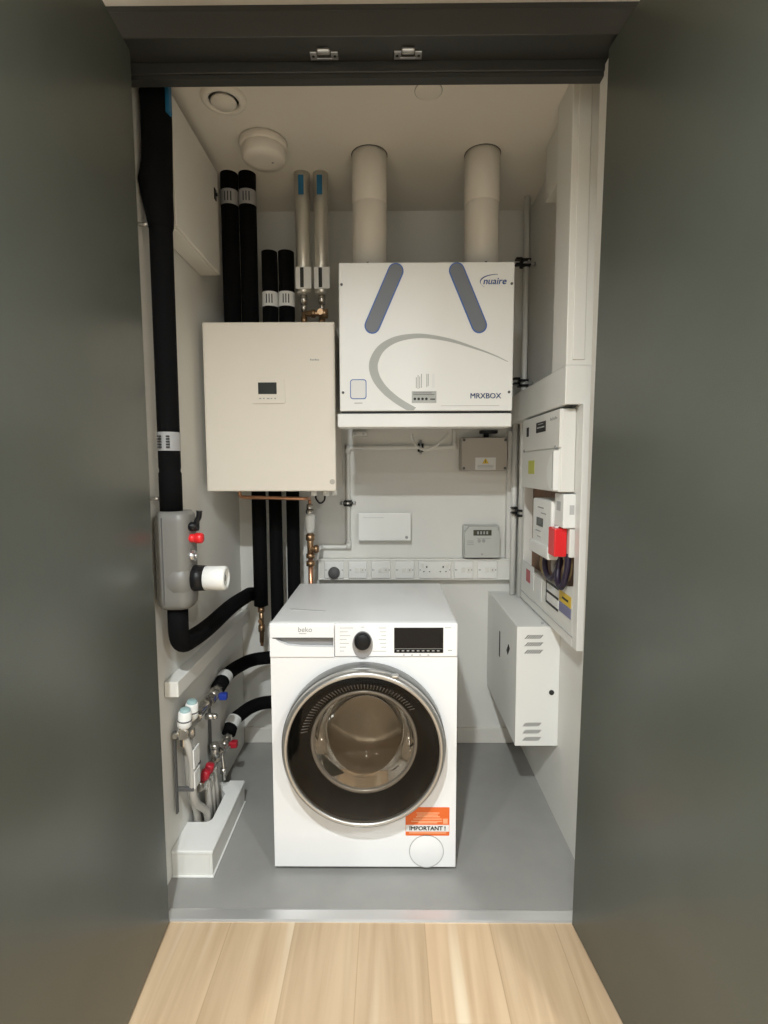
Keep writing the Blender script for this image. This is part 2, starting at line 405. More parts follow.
obj('neck_ring', G().cyl((-.602, gy, 1.000), (-.558, gy, 1.000), .041, .038, 28), 'black', t)
kn = obj('control_knob', G().lathe([(.034, 0), (.037, .003), (.037, .062), (.034, .068), (.024, .069), (.022, .060), (0, .060)], (-.562, gy, 1.000), (1, 0, 0), 32), 'plasticw', t)
obj('knob_screw', G().cyl((-.504, gy, 1.0), (-.498, gy, 1.0), .010, n=12), 'inkgrey', kn)
obj('red_cap', G().cyl((-.600, gy-.02, 1.126), (-.578, gy-.02, 1.126), .013, n=16).lathe([(0, .024), (.013, .022), (.016, .018), (.016, .002), (.013, 0)], (-.578, gy-.02, 1.126), (1, 0, 0), 20), 'red', t, 'red plastic cap')
obj('lever', G().cyl((-.606, gy-.02, 1.160), (-.570, gy-.02, 1.162), .014, n=14).tube(spline([(-.574, gy-.02, 1.160), (-.572, gy-.02, 1.178), (-.566, gy-.02, 1.190), (-.564, gy-.02, 1.208)]), [.008]*24+[.010], 10), 'black', t, 'black lever handle')
obj('gauge_port', G().cyl((-.604, gy-.02, 1.072), (-.580, gy-.02, 1.072), .016, n=18).cyl((-.58, gy-.02, 1.072), (-.574, gy-.02, 1.072), .009, n=12), 'steel', t)

p1x = -.570; PY = 2.30
one('lagged_hose', G().tube(fillet([(-.648, 1.575, .912), (-.648, 1.575, .785), (-.645, 1.80, .765), (-.64, 2.10, .775), (-.62, 2.30, .772), (p1x-.0335, 2.30, .772)], [.085, .2, .2, .08], 10), .0305, 20), 'foam',
    'black lagged hose sweeping from below the grey valve to the back wall', 'hose')

# ------------------------------------------------------------------ electrical panel high on the left wall
t = thing('distribution_panel', 'shallow white metal box high on the left wall behind the tall black pipe', 'panel', (-.672, 1.80, 2.055))
obj('panel_case', G().box(XL-.004, -.640, 1.624, 2.03, 2.055, 2.42, .003), 'lining', t)
obj('panel_lid', G().box(-.640, -.629, 1.624, 2.032, 2.058, 2.425, .003), 'lining', t)
obj('lid_lock', G().box(-.630, -.626, 1.985, 2.008, 2.31, 2.35, .002).cyl((-.628, 1.997, 2.33), (-.621, 1.997, 2.33), .006, n=12), 'black', t)

# ------------------------------------------------------------------ pipe boxing on the left wall
t = thing('pipe_boxing', 'white boxed ledge running along the left wall below the black hose', 'boxing', (-.675, 2.0, .61))
obj('boxing_board', G().box(XL-.008, -.664, 1.595, YB, .612, .662, .002), 'wall', t)

# ------------------------------------------------------------------ boiler
bx0, bx1, bz0, bz1, by = -.676, -.193, 1.248, 1.864, 1.95
t = thing('heat_interface_unit', 'cream wall-hung heating unit with small dark display below the black lagged pipes', 'heating unit', (-.435, 2.08, bz0))
obj('case', G().box(bx0+.004, bx1-.004, by+.018, 2.24, bz0+.004, bz1-.004, .003), 'boiler', t)
obj('front_cover', G().box(bx0, bx1, by, by+.022, bz0, bz1, .005, 3), 'boiler', t)
obj('mounting_rail', G().box(bx0+.05, bx1-.01, 2.24, YB, 1.62, 1.70, .003).box(bx1-.02, bx1-.006, 2.235, 2.25, 1.26, 1.84), 'greybox', t)
cp = obj('control_panel', G().prism(rrect(-.500, -.377, 1.571, 1.661, .006), 'y', by-.004, by+.002), 'boiler', t)
obj('display', G().box(-.475, -.407, by-.0055, by-.003, 1.605, 1.647, .0008), 'lcd', cp)
g = G()
for k, w in ((0, .008), (1, .006), (2, .010), (3, .006), (4, .006)): g.box(-.472+.014*k, -.472+.014*k+w, by-.0048, by-.003, 1.587, 1.591)
obj('button_marks', g, 'inkgrey', cp)
g = G()
for k in range(6): g.box(-.283+.0055*k, -.279+.0055*k, by-.0006, by+.001, 1.7255, 1.7300+(.002 if k in (0, 3) else 0))
obj('logo', g, 'inkgrey', t)
obj('badge', G().prism(circ(-.207, 1.283, .010, 20), 'y', by-.0008, by+.001), 'greybox', t)
for x, y in ((-.292, 2.06), (-.245, 2.06), (-.215, 2.10)): obj('cable_gland', G().cyl((x, y, 1.225), (x, y, 1.25), .012, n=14), 'plasticw', t)
obj('link_cable', G().tube(spline([(-.285, 2.06, 1.228), (-.283, 2.06, 1.212), (-.268, 2.06, 1.196), (-.252, 2.06, 1.206), (-.248, 2.06, 1.228)]), .0035, 8), 'black', t, 'black loop of cable')

# black lagged pipes on top
def lagpipe(x, y, z0, z1, r, label, group, elbow=False, band=None, bandmat='tape'):
    t = thing('lagged_pipe', label, 'pipe', (x, y, z0), group)
    if elbow:
        pts = [(x, y, z0+.03)] + fillet([(x, y, z0+.05), (x, y, z1-.033), (x, YB, z1-.033)], .06, 8)
    else: pts = [(x, y, z0+.03), (x, y, z0+.035), (x, y, (z0+z1)/2), (x, y, z1)]
    obj('foam_sleeve', G().tube(pts, r, 20), 'foam', t)
    obj('pipe_tail', G().cyl((x, y, z0-.006), (x, y, z0+.04), .011, n=14), 'steel', t)
    if band:
        z = band
        b = obj('label_band', G().tube([(x, y, z-.028), (x, y, z+.028)], r+.0012, 20, cap=False), bandmat, t)
        g = G()
        for k in range(3):
            a = -PI/2+(-.25+.33*k)
            px, py = x+(r+.0012)*math.cos(a), y+(r+.0012)*math.sin(a)
            g.tube([(px, py, z-.017), (px, py, z+.017)], .0022, 6)
        obj('label_print', g, 'ink', b)
    return t
zt = bz1
lagpipe(-.620, 2.15, zt, ZC, .034, 'black lagged pipe rising to the ceiling, beside the white box on the left wall', 'lagged pipes above the heating unit', band=2.385)
lagpipe(-.549, 2.15, zt, ZC, .0335, 'black lagged pipe rising to the ceiling, on the side nearer the foil pipes', 'lagged pipes above the heating unit', band=2.385)
lagpipe(-.468, 2.15, zt, 2.185, .0315, 'short black lagged pipe with white label, next to the tall black pipes', 'lagged pipes above the heating unit', False, 2.000, 'paper')
lagpipe(-.402, 2.15, zt, 2.185, .0315, 'short black lagged pipe with white label, next to the foil pipes', 'lagged pipes above the heating unit', False, 2.000, 'paper')
def foilpipe(x, r, label):
    t = thing('foil_lagged_pipe', label, 'pipe', (x, 2.15, zt), 'foil pipes above the heating unit')
    obj('foil_sleeve', G().tube([(x, 2.15, z) for z in (2.02, 2.022, 2.03, 2.25, ZC)], [r*.5, r*.85, r, r, r*1.1], 20), 'foil', t)
    obj('blue_tag', G().box(x-.011, x+.010, 2.15-r-.004, 2.15-r+.010, 2.39, 2.462, .002), 'bluetag', t, 'blue tag')
    lb = obj('label', G().box(x-.026, x+.036, 2.148-r-.004, 2.148-r, 2.035, 2.118, .001), 'paper', t)
    obj('label_mark', G().box(x-.008, x+.006, 2.148-r-.006, 2.148-r-.003, 2.04, 2.115, .001), 'ink', lb)
    obj('coupling', G().cyl((x, 2.15, 1.985), (x, 2.15, 2.02), .014, n=12).cyl((x, 2.15, 1.955), (x, 2.15, 1.99), .011, n=6), 'nickel', t)
    obj('brass_tail', G().cyl((x, 2.15, zt-.004), (x, 2.15, 1.96), .009, n=14).cyl((x, 2.15, zt+.015), (x, 2.15, zt+.03), .013, n=6).cyl((x, 2.15, 1.91), (x, 2.15, 1.935), .013, n=14), 'brass', t)
    return t
foilpipe(-.334, .0285, 'foil wrapped pipe with blue tag, beside the short black lagged pipes')
foilpipe(-.262, .0275, 'foil wrapped pipe with blue tag, beside the first white duct')
t = thing('brass_bypass_valve', 'small brass valve body joining the two foil wrapped pipes just above the heating unit', 'valve', (-.29, 2.118, 1.90))
obj('valve_body', G().cyl((-.325, 2.118, 1.940), (-.245, 2.118, 1.940), .011, n=14).cyl((-.300, 2.118, 1.940), (-.285, 2.118, 1.940), .016, n=6).cyl((-.262, 2.118, 1.940), (-.235, 2.118, 1.940), .018, n=16), 'brass', t)
obj('valve_cap', G().cyl((-.262, 2.118, 1.940), (-.262, 2.090, 1.940), .012, n=14), 'brass', t)

# ------------------------------------------------------------------ pipes below the boiler
lowgrp = 'lagged pipes below the heating unit'
def downpipe(name, pts, fil, r, label):
    t = thing(name, label, 'pipe', pts[-1], lowgrp)
    obj('foam_sleeve', G().tube(fillet(pts, fil, 10), r, 20), 'foam', t)
    return t
t = downpipe('lagged_drop_pipe', [(p1x, PY, 1.262), (p1x, PY, 1.0), (p1x, PY, .72)], .02, .031, 'black lagged pipe below the cream unit, ending above a brass valve')
obj('brass_valve', G().cyl((p1x, PY, .55), (p1x, PY, .725), .010, n=14).cyl((p1x, PY, .69), (p1x, PY, .712), .016, n=6).cyl((p1x, PY, .60), (p1x, PY, .63), .015, n=6).cyl((p1x, PY, .655), (p1x, PY-.03, .655), .009, n=10), 'brass', t, 'brass valve')
obj('copper_tail', G().cyl((p1x, PY, .535), (p1x, PY, .56), .0075, n=12), 'copper', t)
t = downpipe('lagged_drop_pipe', [(-.497, PY, 1.262), (-.497, PY, .482), (-.61, 2.275, .482), (-.668, 2.12, .486), (-.672, 1.99, .470)], [.05, .10, .09], .0285, 'black lagged pipe below the cream unit, bending to the blue-handled valve')
d = (Vector((-.672, 1.99, .470))-Vector((-.668, 2.12, .486))).normalized(); c = Vector((-.670, 2.062, .479))
obj('label_band', G().tube([c-d*.022, c+d*.022], .0305, 20, cap=False), 'paper', t, 'white label band')
t = downpipe('lagged_drop_pipe', [(-.420, PY, 1.262), (-.420, PY, .275), (-.60, 2.285, .275), (-.668, 2.16, .255), (-.672, 2.108, .220)], [.05, .11, .08], .0285, 'black lagged pipe below the cream unit, bending to the red-handled valve')
d = (Vector((-.672, 2.085, .220))-Vector((-.655, 2.18, .262))).normalized(); c = Vector((-.666, 2.148, .249))
obj('label_band', G().tube([c-d*.022, c+d*.022], .0305, 20, cap=False), 'paper', t, 'white label band')

one('copper_pipe', G().tube(fillet([(-.625, 2.20, 1.2478), (-.625, 2.20, 1.212), (-.345, 2.20, 1.205), (-.345, 2.24, 1.205), (-.345, 2.30, 1.20), (-.345, 2.30, 1.165)], .028, 6), .0075, 12), 'copper',
    'thin copper pipe running across the front of the black lagged pipes under the cream unit', 'pipe')
vx = -.345
t = thing('pressure_valve', 'upright pressure valve with white body and brass tee under the cream unit', 'valve', (vx, 2.30, .60))
obj('union_nut', G().cyl((vx, 2.30, 1.148), (vx, 2.30, 1.175), .015, n=6).cyl((vx, 2.30, 1.13), (vx, 2.30, 1.15), .018, n=16), 'nickel', t)
obj('white_body', G().lathe([(0, 0), (.015, 0), (.021, .02), (.023, .07), (.021, .085), (0, .085)], (vx, 2.30, 1.048), (0, 0, 1), 24), 'plasticw', t)
obj('brass_tee', G().cyl((vx, 2.30, .94), (vx, 2.30, 1.05), .014, n=16).cyl((vx, 2.30, 1.015), (vx, 2.30, 1.04), .021, n=6).cyl((vx, 2.30, .935), (vx, 2.30, .955), .020, n=6).cyl((vx, 2.30, .975), (vx+.038, 2.30, .975), .014, n=14).cyl((vx+.018, 2.30, .975), (vx+.034, 2.30, .975), .019, n=6).cyl((vx, 2.30, .90), (vx, 2.30, .922), .019, n=14), 'brass', t)
obj('copper_tail', G().cyl((vx, 2.30, .60), (vx, 2.30, .94), .011, n=14), 'copper', t)

# ------------------------------------------------------------------ ventilation unit
mx0, mx1, mz0, mz1, my = -.170, .441, 1.532, 2.044, 1.88
t = thing('ventilation_unit', 'white ventilation unit with two slanted grey hand grips hung on the back wall', 'ventilation unit', (.135, 2.05, 1.478))
obj('case', G().box(mx0, mx1, my+.02, 2.25, mz0, mz1, .003), 'mvhr', t)
fc = obj('front_cover', G().box(mx0, mx1, my, my+.019, mz0+.003, mz1, .004, 3), 'mvhr', t)
obj('drip_tray', G().box(mx0-.008, mx1-.003, my-.006, 1.955, 1.478, 1.526, .004), 'mvhr', t)
obj('tray_gap', G().box(mx0+.004, mx1-.004, my+.004, 2.2, 1.52, 1.536), 'seam', t)
obj('wall_bracket', G().box(mx0+.04, mx1-.04, 2.25, YB, 1.86, 1.94, .003).box(mx0+.04, mx1-.04, 2.25, YB, 1.56, 1.60, .003), 'mvhr', t)
for a, b in (((.0285, 2.014), (-.0535, 1.830)), ((.240, 2.015), (.320, 1.830))):
    h = obj('hand_grip', G().prism(stadium(a, b, .0275), 'y', my-.002, my+.001), 'blueline', fc, 'blue-rimmed grey slanted grip')
    obj('grip_recess', G().prism(stadium(a, b, .0230), 'y', my-.0035, my+.001), 'handlegrey', fc)
sw = [((.422, 1.705), .002), ((.370, 1.729), .004), ((.300, 1.754), .007), ((.220, 1.779), .011), ((.130, 1.794), .014), ((.065, 1.791), .018), ((.015, 1.777), .022), ((-.025, 1.750), .027), ((-.047, 1.712), .031), ((-.050, 1.680), .031), ((-.038, 1.645), .029), ((-.010, 1.608), .026), ((.032, 1.573), .024), ((.075, 1.547), .023), ((.096, 1.537), .022)]
cpts = spline([(p[0], 0, p[1]) for p, w in sw], 5); L_, R_ = [], []
for i, p in enumerate(cpts):
    k = min(i/5, len(sw)-1); j = min(int(k), len(sw)-2); w = sw[j][1]+(sw[j+1][1]-sw[j][1])*(k-j)
    tg = (cpts[min(i+1, len(cpts)-1)]-cpts[max(i-1, 0)]).normalized(); nrm = Vector((-tg.z, 0, tg.x))
    a, b = p+nrm*w/2, p-nrm*w/2; L_.append((a.x, max(a.z, mz0+.006))); R_.append((b.x, max(b.z, mz0+.006)))
obj('swoosh_print', G().strip(L_, R_, 'y', my-.0008, my+.001), 'swoosh', fc)
obj('model_lettering', text('MRXBOX', .0262, (.2912, my-.0006, 1.578), X_, Z_, .0005, g=text('MRXBOX', .0262, (.2902, my-.0006, 1.5784), X_, Z_, .0005)), 'navy', fc)
g = text('nuaire', .032, (.3305, my-.0006, 1.9685), X_, Z_, .0006, shear=.2, g=text('nuaire', .032, (.3318, my-.0006, 1.9690), X_, Z_, .0006, shear=.2))
obj('maker_lettering', g, 'blueline', fc)
arc = [(.385-.062*math.cos(a)*1.0, 1.975+.026*math.sin(a)) for a in [math.radians(-38+9*k) for k in range(15)]]
Lx, Rx = [], []
for k, (u, v) in enumerate(arc):
    w = .0015+.0012*math.sin(PI*k/14); Lx.append((u-w, v+w)); Rx.append((u, v))
obj('maker_swoosh', G().strip(Lx, Rx, 'y', my-.001, my+.001), 'navy', fc)
g = G()
pts = rrect(-.133, -.075, 1.577, 1.646, .010)
obj('code_label', G().prism(pts, 'y', my-.0010, my+.001), 'blueline', fc)
obj('code_label_face', G().prism(rrect(-.130, -.078, 1.580, 1.643, .008), 'y', my-.0014, my+.001), 'paper', fc)
obj('code_caption', G().box(-.118, -.090, my-.0006, my+.001, 1.562, 1.5645), 'inkgrey', fc)
rl = obj('rating_label', G().box(.085, .172, my-.001, my+.001, 1.563, 1.604, .0004), 'swoosh', fc, 'grey rating label')
g = G()
for k in range(4): g.prism(circ(.096+.0135*k, 1.577, .0048, 12), 'y', my-.0016, my)
g.box(.150, .168, my-.0016, my, 1.574, 1.578); g.box(.09, .165, my-.0016, my, 1.591, 1.5925); g.box(.09, .155, my-.0016, my, 1.597, 1.5985)
obj('label_print', g, 'ink', rl)
g = G()
for k, (x, z0, z1) in enumerate(((.101, 1.615, 1.652), (.107, 1.612, 1.660), (.113, 1.614, 1.655), (.119, 1.616, 1.664), (.138, 1.618, 1.664), (.143, 1.622, 1.664))):
    g.box(x-.0012, x+.0012, my-.0008, my+.001, z0, z1)
obj('small_print', g, 'inkgrey', fc)
obj('note_strip', G().box(.156, .166, my-.0007, my+.001, 1.616, 1.664), 'paper', fc)
obj('underline_print', G().box(.188, .395, my-.0006, my+.001, 1.5520, 1.5536), 'inkpale', fc)
for x, z in ((-.160, 1.970), (.431, 1.970), (-.158, 1.600), (.428, 1.600)):
    obj('cover_screw', G().cyl((x, my-.003, z), (x, my+.001, z), .0045, n=12), 'rubber', fc)
for x in (-.07, .345): obj('spigot_screw', G().box(x-.004, x+.004, 1.900, 1.912, mz1-.001, mz1+.010, .001), 'rubber', t)
# cable loop under the unit
one('cable_loop', G().tube(spline([(.105, 2.30, 1.480), (.108, 2.30, 1.455), (.130, 2.29, 1.424), (.165, 2.28, 1.412), (.205, 2.28, 1.428), (.245, 2.29, 1.462), (.262, 2.30, 1.482)]), .006, 10), 'plastic', 'white loop of cable hanging under the drip tray of the ventilation unit', 'cable')
t = thing('spring_clip', 'small white pipe clip on the back wall under the corner of the ventilation unit', 'clip', (-.125, 2.43, 1.46))
obj('clip_plate', G().box(-.165, -.095, 2.425, YB, 1.478, 1.50, .002), 'plastic', t)
for x in (-.150, -.112): obj('clip_screw', G().cyl((x, 2.42, 1.489), (x, 2.43, 1.489), .006, n=10), 'steel', t)
# ducts
for x, lab in ((-.066, 'white round duct from the ventilation unit to the ceiling, beside the foil wrapped pipes'), (.350, 'white round duct from the ventilation unit to the ceiling, nearer the meter board')):
    t = thing('ventilation_duct', lab, 'duct', (x, 2.03, mz1), 'ventilation ducts')
    obj('duct_tube', G().cyl((x, 2.03, mz1), (x, 2.03, ZC), .0635, n=40), 'pvc', t)
    obj('sealing_sleeve', G().lathe([(.0630, 0), (.0645, .001), (.0645, .175), (.0630, .176)], (x, 2.03, 2.30), (0, 0, 1), 40), 'pvc', t)
    obj('ceiling_collar', G().lathe([(.0636, 0), (.0665, 0), (.0665, .0015), (.0636, .0015)], (x, 2.03, ZC-.0015), (0, 0, 1), 40), 'rubber', t)

# ------------------------------------------------------------------ back wall items
t = thing('junction_box', 'warm grey lidded junction box with warning sticker below the ventilation unit', 'junction box', (.435, 2.41, 1.316))
obj('box_body', G().box(.330, .541, 2.385, YB, 1.318, 1.470, .010, 3), 'greybox', t)
obj('box_lid', G().prism(rrect(.334, .537, 1.322, 1.466, .012), 'y', 2.372, 2.386), 'greybox', t)
for x, z in ((.343, 1.331), (.528, 1.331), (.343, 1.457), (.528, 1.457)): obj('lid_screw', G().cyl((x, 2.369, z), (x, 2.374, z), .006, n=12), 'rubber', t)
st = obj('warning_sticker', G().box(.394, .486, 2.3708, 2.373, 1.324, 1.379, .0004), 'paper', t, 'white warning sticker')
obj('warning_triangle', G().prism([(.425, 1.352), (.455, 1.352), (.440, 1.376)], 'y', 2.3700, 2.372), 'yellow', st)
obj('triangle_mark', G().box(.4385, .4415, 2.3694, 2.371, 1.356, 1.367), 'ink', st)
g = G()
for z in (1.343, 1.337, 1.331): g.box(.404, .476, 2.3702, 2.372, z, z+.0018)
obj('sticker_print', g, 'inkgrey', st)
obj('cable_gland', G().cyl((.45, 2.415, 1.468), (.45, 2.415, 1.50), .012, n=14).box(.42, .50, 2.40, 2.43, 1.488, 1.503, .003), 'black', t)

t = thing('wiring_centre', 'flat white rectangular control box on the back wall above the socket trunking', 'control box', (-.015, 2.43, .997))
obj('box_body', G().box(-.135, .104, 2.413, YB, 1.000, 1.124, .003), 'plasticw', t)
obj('box_cover', G().box(-.138, .107, 2.402, 2.415, .997, 1.127, .004, 3), 'plasticw', t)
obj('status_light', G().cyl((.086, 2.400, 1.013), (.086, 2.404, 1.013), .007, n=14), 'inkgrey', t)
obj('cover_groove', G().box(-.115, -.02, 2.4012, 2.403, 1.104, 1.1055), 'inkpale', t)

t = thing('heat_meter', 'pale grey meter with small dark display standing on the socket trunking', 'meter', (.431, 2.41, .918))
obj('meter_body', G().box(.348, .515, 2.40, YB, .918, 1.068, .008, 3), 'greyplas', t)
obj('meter_face', G().prism([(.352, .922), (.511, .922), (.511, 1.040), (.492, 1.064), (.371, 1.064), (.352, 1.040)], 'y', 2.376, 2.402), 'greyplas', t)
dp = obj('display', G().box(.390, .473, 2.3745, 2.377, 1.024, 1.050, .001), 'lcdgreen', t)
g = G()
for k in range(4): g.box(.407+.014*k, .415+.014*k, 2.3738, 2.375, 1.030, 1.044)
obj('digits', g, 'inkgrey', dp)
for x in (.417, .437): obj('button', G().cyl((x, 2.373, 1.000), (x, 2.378, 1.000), .008, n=14), 'inkgrey', t)
g = G().prism(circ(.431, .938, .005, 12), 'y', 2.3752, 2.377)
for k in range(3): g.box(.362, .392, 2.3752, 2.377, .982+.008*k, .9845+.008*k)
g.box(.405, .47, 2.3752, 2.377, 1.010, 1.012)
obj('face_print', g, 'inkgrey', t)

t = thing('conduit_run', 'thin white plastic pipe bent round the back wall between the valve and the ventilation unit', 'pipe', (-.05, 2.437, .96))
obj('conduit', G().tube(fillet([(.308, 2.437, 1.51), (.308, 2.437, 1.427), (-.186, 2.437, 1.427), (-.186, 2.437, .963), (vx+.03, 2.437, .963), (vx+.03, 2.32, .970)], .022, 6), .0105, 12), 'plastic', t)
obj('elbow', G().cyl((-.186, 2.437, 1.40), (-.186, 2.437, 1.437), .0135, n=14).cyl((-.186, 2.437, .955), (-.186, 2.437, .99), .0135, n=14).cyl((.308, 2.437, 1.418), (.308, 2.437, 1.45), .0135, n=14), 'plastic', t)
for (x, z, hz) in ((-.186, 1.17, 0), (.151, 1.427, 1)):
    t = thing('pipe_clip', 'black screw clip on the upright of the white pipe beside the white box' if not hz else 'black screw clip on the level white pipe under the ventilation unit', 'clip', (x, 2.425, z), 'clips on the white pipe')
    if hz: g = G().box(x-.013, x-.004, 2.418, YB, z-.020, z+.018, .002).box(x+.004, x+.013, 2.418, YB, z-.020, z+.018, .002)
    else: g = G().box(x-.018, x+.018, 2.418, YB, z-.014, z-.004, .002).box(x-.018, x+.018, 2.418, YB, z+.004, z+.014, .002)
    obj('clip_jaw', g, 'black', t)
    if hz: obj('clip_foot', G().cyl((x, 2.44, z-.034), (x, 2.44, z-.02), .005, n=10).cyl((x, 2.44, z+.018), (x, 2.44, z+.034), .005, n=10), 'steel', t)
    else: obj('clip_foot', G().cyl((x-.036, 2.44, z), (x-.018, 2.44, z), .007, n=10).cyl((x+.018, 2.44, z), (x+.036, 2.44, z), .007, n=10), 'steel', t)
    obj('clip_screw', G().cyl((x, 2.413, z), (x, 2.422, z), .005, n=10), 'steel', t)

# socket trunking
t = thing('dado_trunking', 'long white plastic trunking across the back wall behind the washing machine holding the plates', 'trunking', (.12, 2.42, .814))
obj('trunking_body', G().box(-.326, .588, 2.404, YB, .814, .911, .003), 'plastic', t)
obj('trunking_lip', G().box(-.326, .588, 2.400, 2.406, .903, .912, .002).box(-.326, .588, 2.400, 2.406, .813, .821, .002), 'plastic', t)
one('vertical_trunking', G().box(.549, .590, 2.41, YB, .911, 1.50, .003), 'plastic', 'narrow white upright trunking in the back corner beside the grey junction box', 'trunking')
def plate(x0, x1, label, kind):
    t = thing('socket_plate' if kind == 'socket' else 'switch_plate', label, 'socket' if kind == 'socket' else 'switch plate', ((x0+x1)/2, 2.395, .821), 'plates on the trunking')
    z0, z1, y = .822, .902, 2.393
    obj('plate', G().box(x0, x1, y, 2.404, z0, z1, .003, 2), 'plasticw', t)
    xm, zm = (x0+x1)/2, (z0+z1)/2
    if kind == 'gland':
        obj('cable_grommet', G().lathe([(.027, 0), (.027, .012), (.022, .02), (0, .022)], (xm, y, zm-.012), NEGY, 28), 'rubber', t, 'dark round grommet')
    elif kind == 'spur':
        obj('rocker', G().box(xm-.012, xm+.006, y-.004, y, zm-.010, zm+.010, .001), 'plastic', t)
        obj('fuse_holder', G().box(xm+.012, xm+.034, y-.003, y, zm-.012, zm+.012, .001), 'plastic', t)
        obj('fuse_slot', G().box(xm+.021, xm+.025, y-.0036, y, zm-.004, zm+.004).box(xm-.034, xm-.030, y-.001, y, zm-.002, zm+.002), 'inkgrey', t)
    elif kind == 'socket':
        for c in (x0+.037, x1-.037):
            obj('socket_outlet', G().box(c-.003, c+.003, y-.0012, y, zm+.010, zm+.018).box(c-.016, c-.010, y-.0012, y, zm-.010, zm-.006).box(c+.010, c+.016, y-.0012, y, zm-.010, zm-.006), 'ink', t)
            obj('rocker', G().box(c+(.014 if c > xm else -.026), c+(.026 if c > xm else -.014), y-.004, y, zm+.012, zm+.030, .001), 'plastic', t)
    for s in (x0+.007, x1-.007): obj('plate_screw', G().cyl((s, y-.001, zm), (s, y, zm), .003, n=10), 'inkgrey', t)
plate(-.295, -.205, 'white plate on the trunking with a dark round grommet, nearest the brass valve', 'gland')
plate(-.183, -.098, 'white fused switch plate on the trunking, next to the grommet plate', 'spur')
plate(-.078, .012, 'white fused switch plate on the trunking, under the flat white control box', 'spur')
plate(.033, .121, 'white fused switch plate on the trunking, next to the double socket', 'spur')
plate(.142, .292, 'white double power socket on the trunking with dark pin holes', 'socket')
plate(.306, .394, 'white fused switch plate on the trunking, between the double socket and the end plate', 'spur')
plate(.415, .505, 'white fused switch plate at the end of the trunking below the grey meter', 'spur')

# ------------------------------------------------------------------ right wall: trunking, meter board
t = thing('trunking_riser', 'wide white upright trunking on the right wall from the ceiling to the meter board', 'trunking', (.59, 1.70, 1.64))
obj('trunking_body', G().box(.545, XR, 1.635, 1.772, 1.645, ZC, .003), 'plastic', t)
obj('trunking_lid', G().box(.562, .600, 1.630, 1.637, 1.662, ZC-.002, .002), 'plastic', t)
t = thing('trunking_header', 'deep white level trunking on the right wall just above the consumer unit', 'trunking', (.59, 2.0, 1.525))
obj('trunking_body', G().box(.543, XR, 1.630, 2.405, 1.527, 1.645, .003), 'plastic', t)
obj('underside_slot', G().box(.552, .585, 1.634, 1.66, 1.524, 1.528), 'seam', t)

bd_x = .592
t = thing('meter_board', 'white meter board on the right wall with an open window showing meters and cables', 'meter board', (.61, 1.95, .755))
oy0, oy1, oz0, oz1 = 1.652, 2.27, .955, 1.252
g = G().box(bd_x, XR, 1.608, oy0, .757, 1.526, .002).box(bd_x, XR, oy1, 2.30, .757, 1.526, .002).box(bd_x, XR, oy0, oy1, oz1, 1.526).prism([(oy0, .757), (oy1, .757), (oy1, .905), (1.95, .905), (1.78, .925), (oy0, oz0)], 'x', bd_x, XR)
obj('board_frame', g, 'plastic', t)
obj('back_panel', G().box(XR-.006, XR, oy0, oy1, .88, oz1), 'cabwood', t, 'brown board seen through the window')
obj('bottom_lip', G().box(bd_x-.003, bd_x+.001, 1.64, 2.29, .79, .793), 'inkpale', t)
def sticker(y0, y1, z0, z1, m, name='sticker', label=None, par=None): return obj(name, G().box(bd_x-.0012, bd_x+.001, y0, y1, z0, z1), m, par or t, label)
s1 = sticker(2.10, 2.27, .835, .930, 'paper')
obj('sticker_print', G().box(bd_x-.002, bd_x, 2.15, 2.21, .852, .905), 'darkred', s1)
s2 = sticker(1.99, 2.05, .815, .905, 'paper')
s3 = sticker(1.79, 1.93, .832, .920, 'paper')
g = G()
for z in (.838, .878, .914): g.box(bd_x-.002, bd_x, 1.79, 1.93, z-.005, z+.004)
g.box(bd_x-.002, bd_x, 1.922, 1.93, .834, .918)
obj('sticker_print', g, 'ink', s3)
s4 = sticker(1.665, 1.78, .878, .915, 'yellow', label='yellow warning sticker')
obj('sticker_print', G().box(bd_x-.002, bd_x, 1.69, 1.75, .892, .899), 'ink', s4)
s5 = sticker(1.665, 1.78, .842, .876, 'violet', label='purple sticker strip')

cu0, cu1, cz0, cz1, cx = 1.662, 2.12, 1.256, 1.519, .540
t = thing('consumer_unit', 'white consumer unit with flip-up cover on the upper half of the meter board', 'consumer unit', (.57, 1.9, cz0))
obj('unit_case', G().box(cx+.006, bd_x-.0005, cu0, cu1, cz0, cz1, .004), 'plastic', t)
zs = 1.395
obj('upper_cover', G().box(cx, cx+.01, cu0+.003, cu1, zs+.002, cz1, .003), 'plastic', t)
lc = obj('lower_cover', G().box(cx, cx+.01, cu0+.003, cu1, cz0, zs-.001, .003), 'plastic', t)
obj('finger_tab', G().prism([(cu0+.004, 1.388), (cu0+.045, 1.370), (cu0+.075, 1.335), (cu0+.075, 1.305), (cu0+.055, 1.275), (cu0+.03, 1.262), (cu0+.004, 1.262)], 'x', cx-.016, cx+.001), 'plasticw', lc)
obj('tab_groove', G().box(cx-.0168, cx-.015, cu0+.010, cu0+.014, 1.268, 1.384), 'inkgrey', lc)
obj('lime_sticker', G().box(cx-.001, cx+.001, 1.94, 2.02, 1.310, 1.360), 'lime', lc, 'lime green sticker')
sm = obj('smart_display', G().box(cx-.001, cx+.001, 1.81, 1.925, 1.458, 1.494), 'ink', t, 'dark printed window')
obj('display_print', G().box(cx-.0018, cx, 1.825, 1.91, 1.473, 1.4775).box(cx-.0018, cx, 1.84, 1.90, 1.486, 1.488), 'inkpale', sm)
obj('vent_slot', G().box(cx-.001, cx+.001, 2.025, 2.055, 1.452, 1.487), 'ink', t)
g = G()
for k in range(6): g.box(cx-.001, cx+.001, 1.693+.012*k, 1.701+.012*k, 1.489, 1.495+.003*(k % 2))
obj('maker_print', g, 'inkgrey', t)
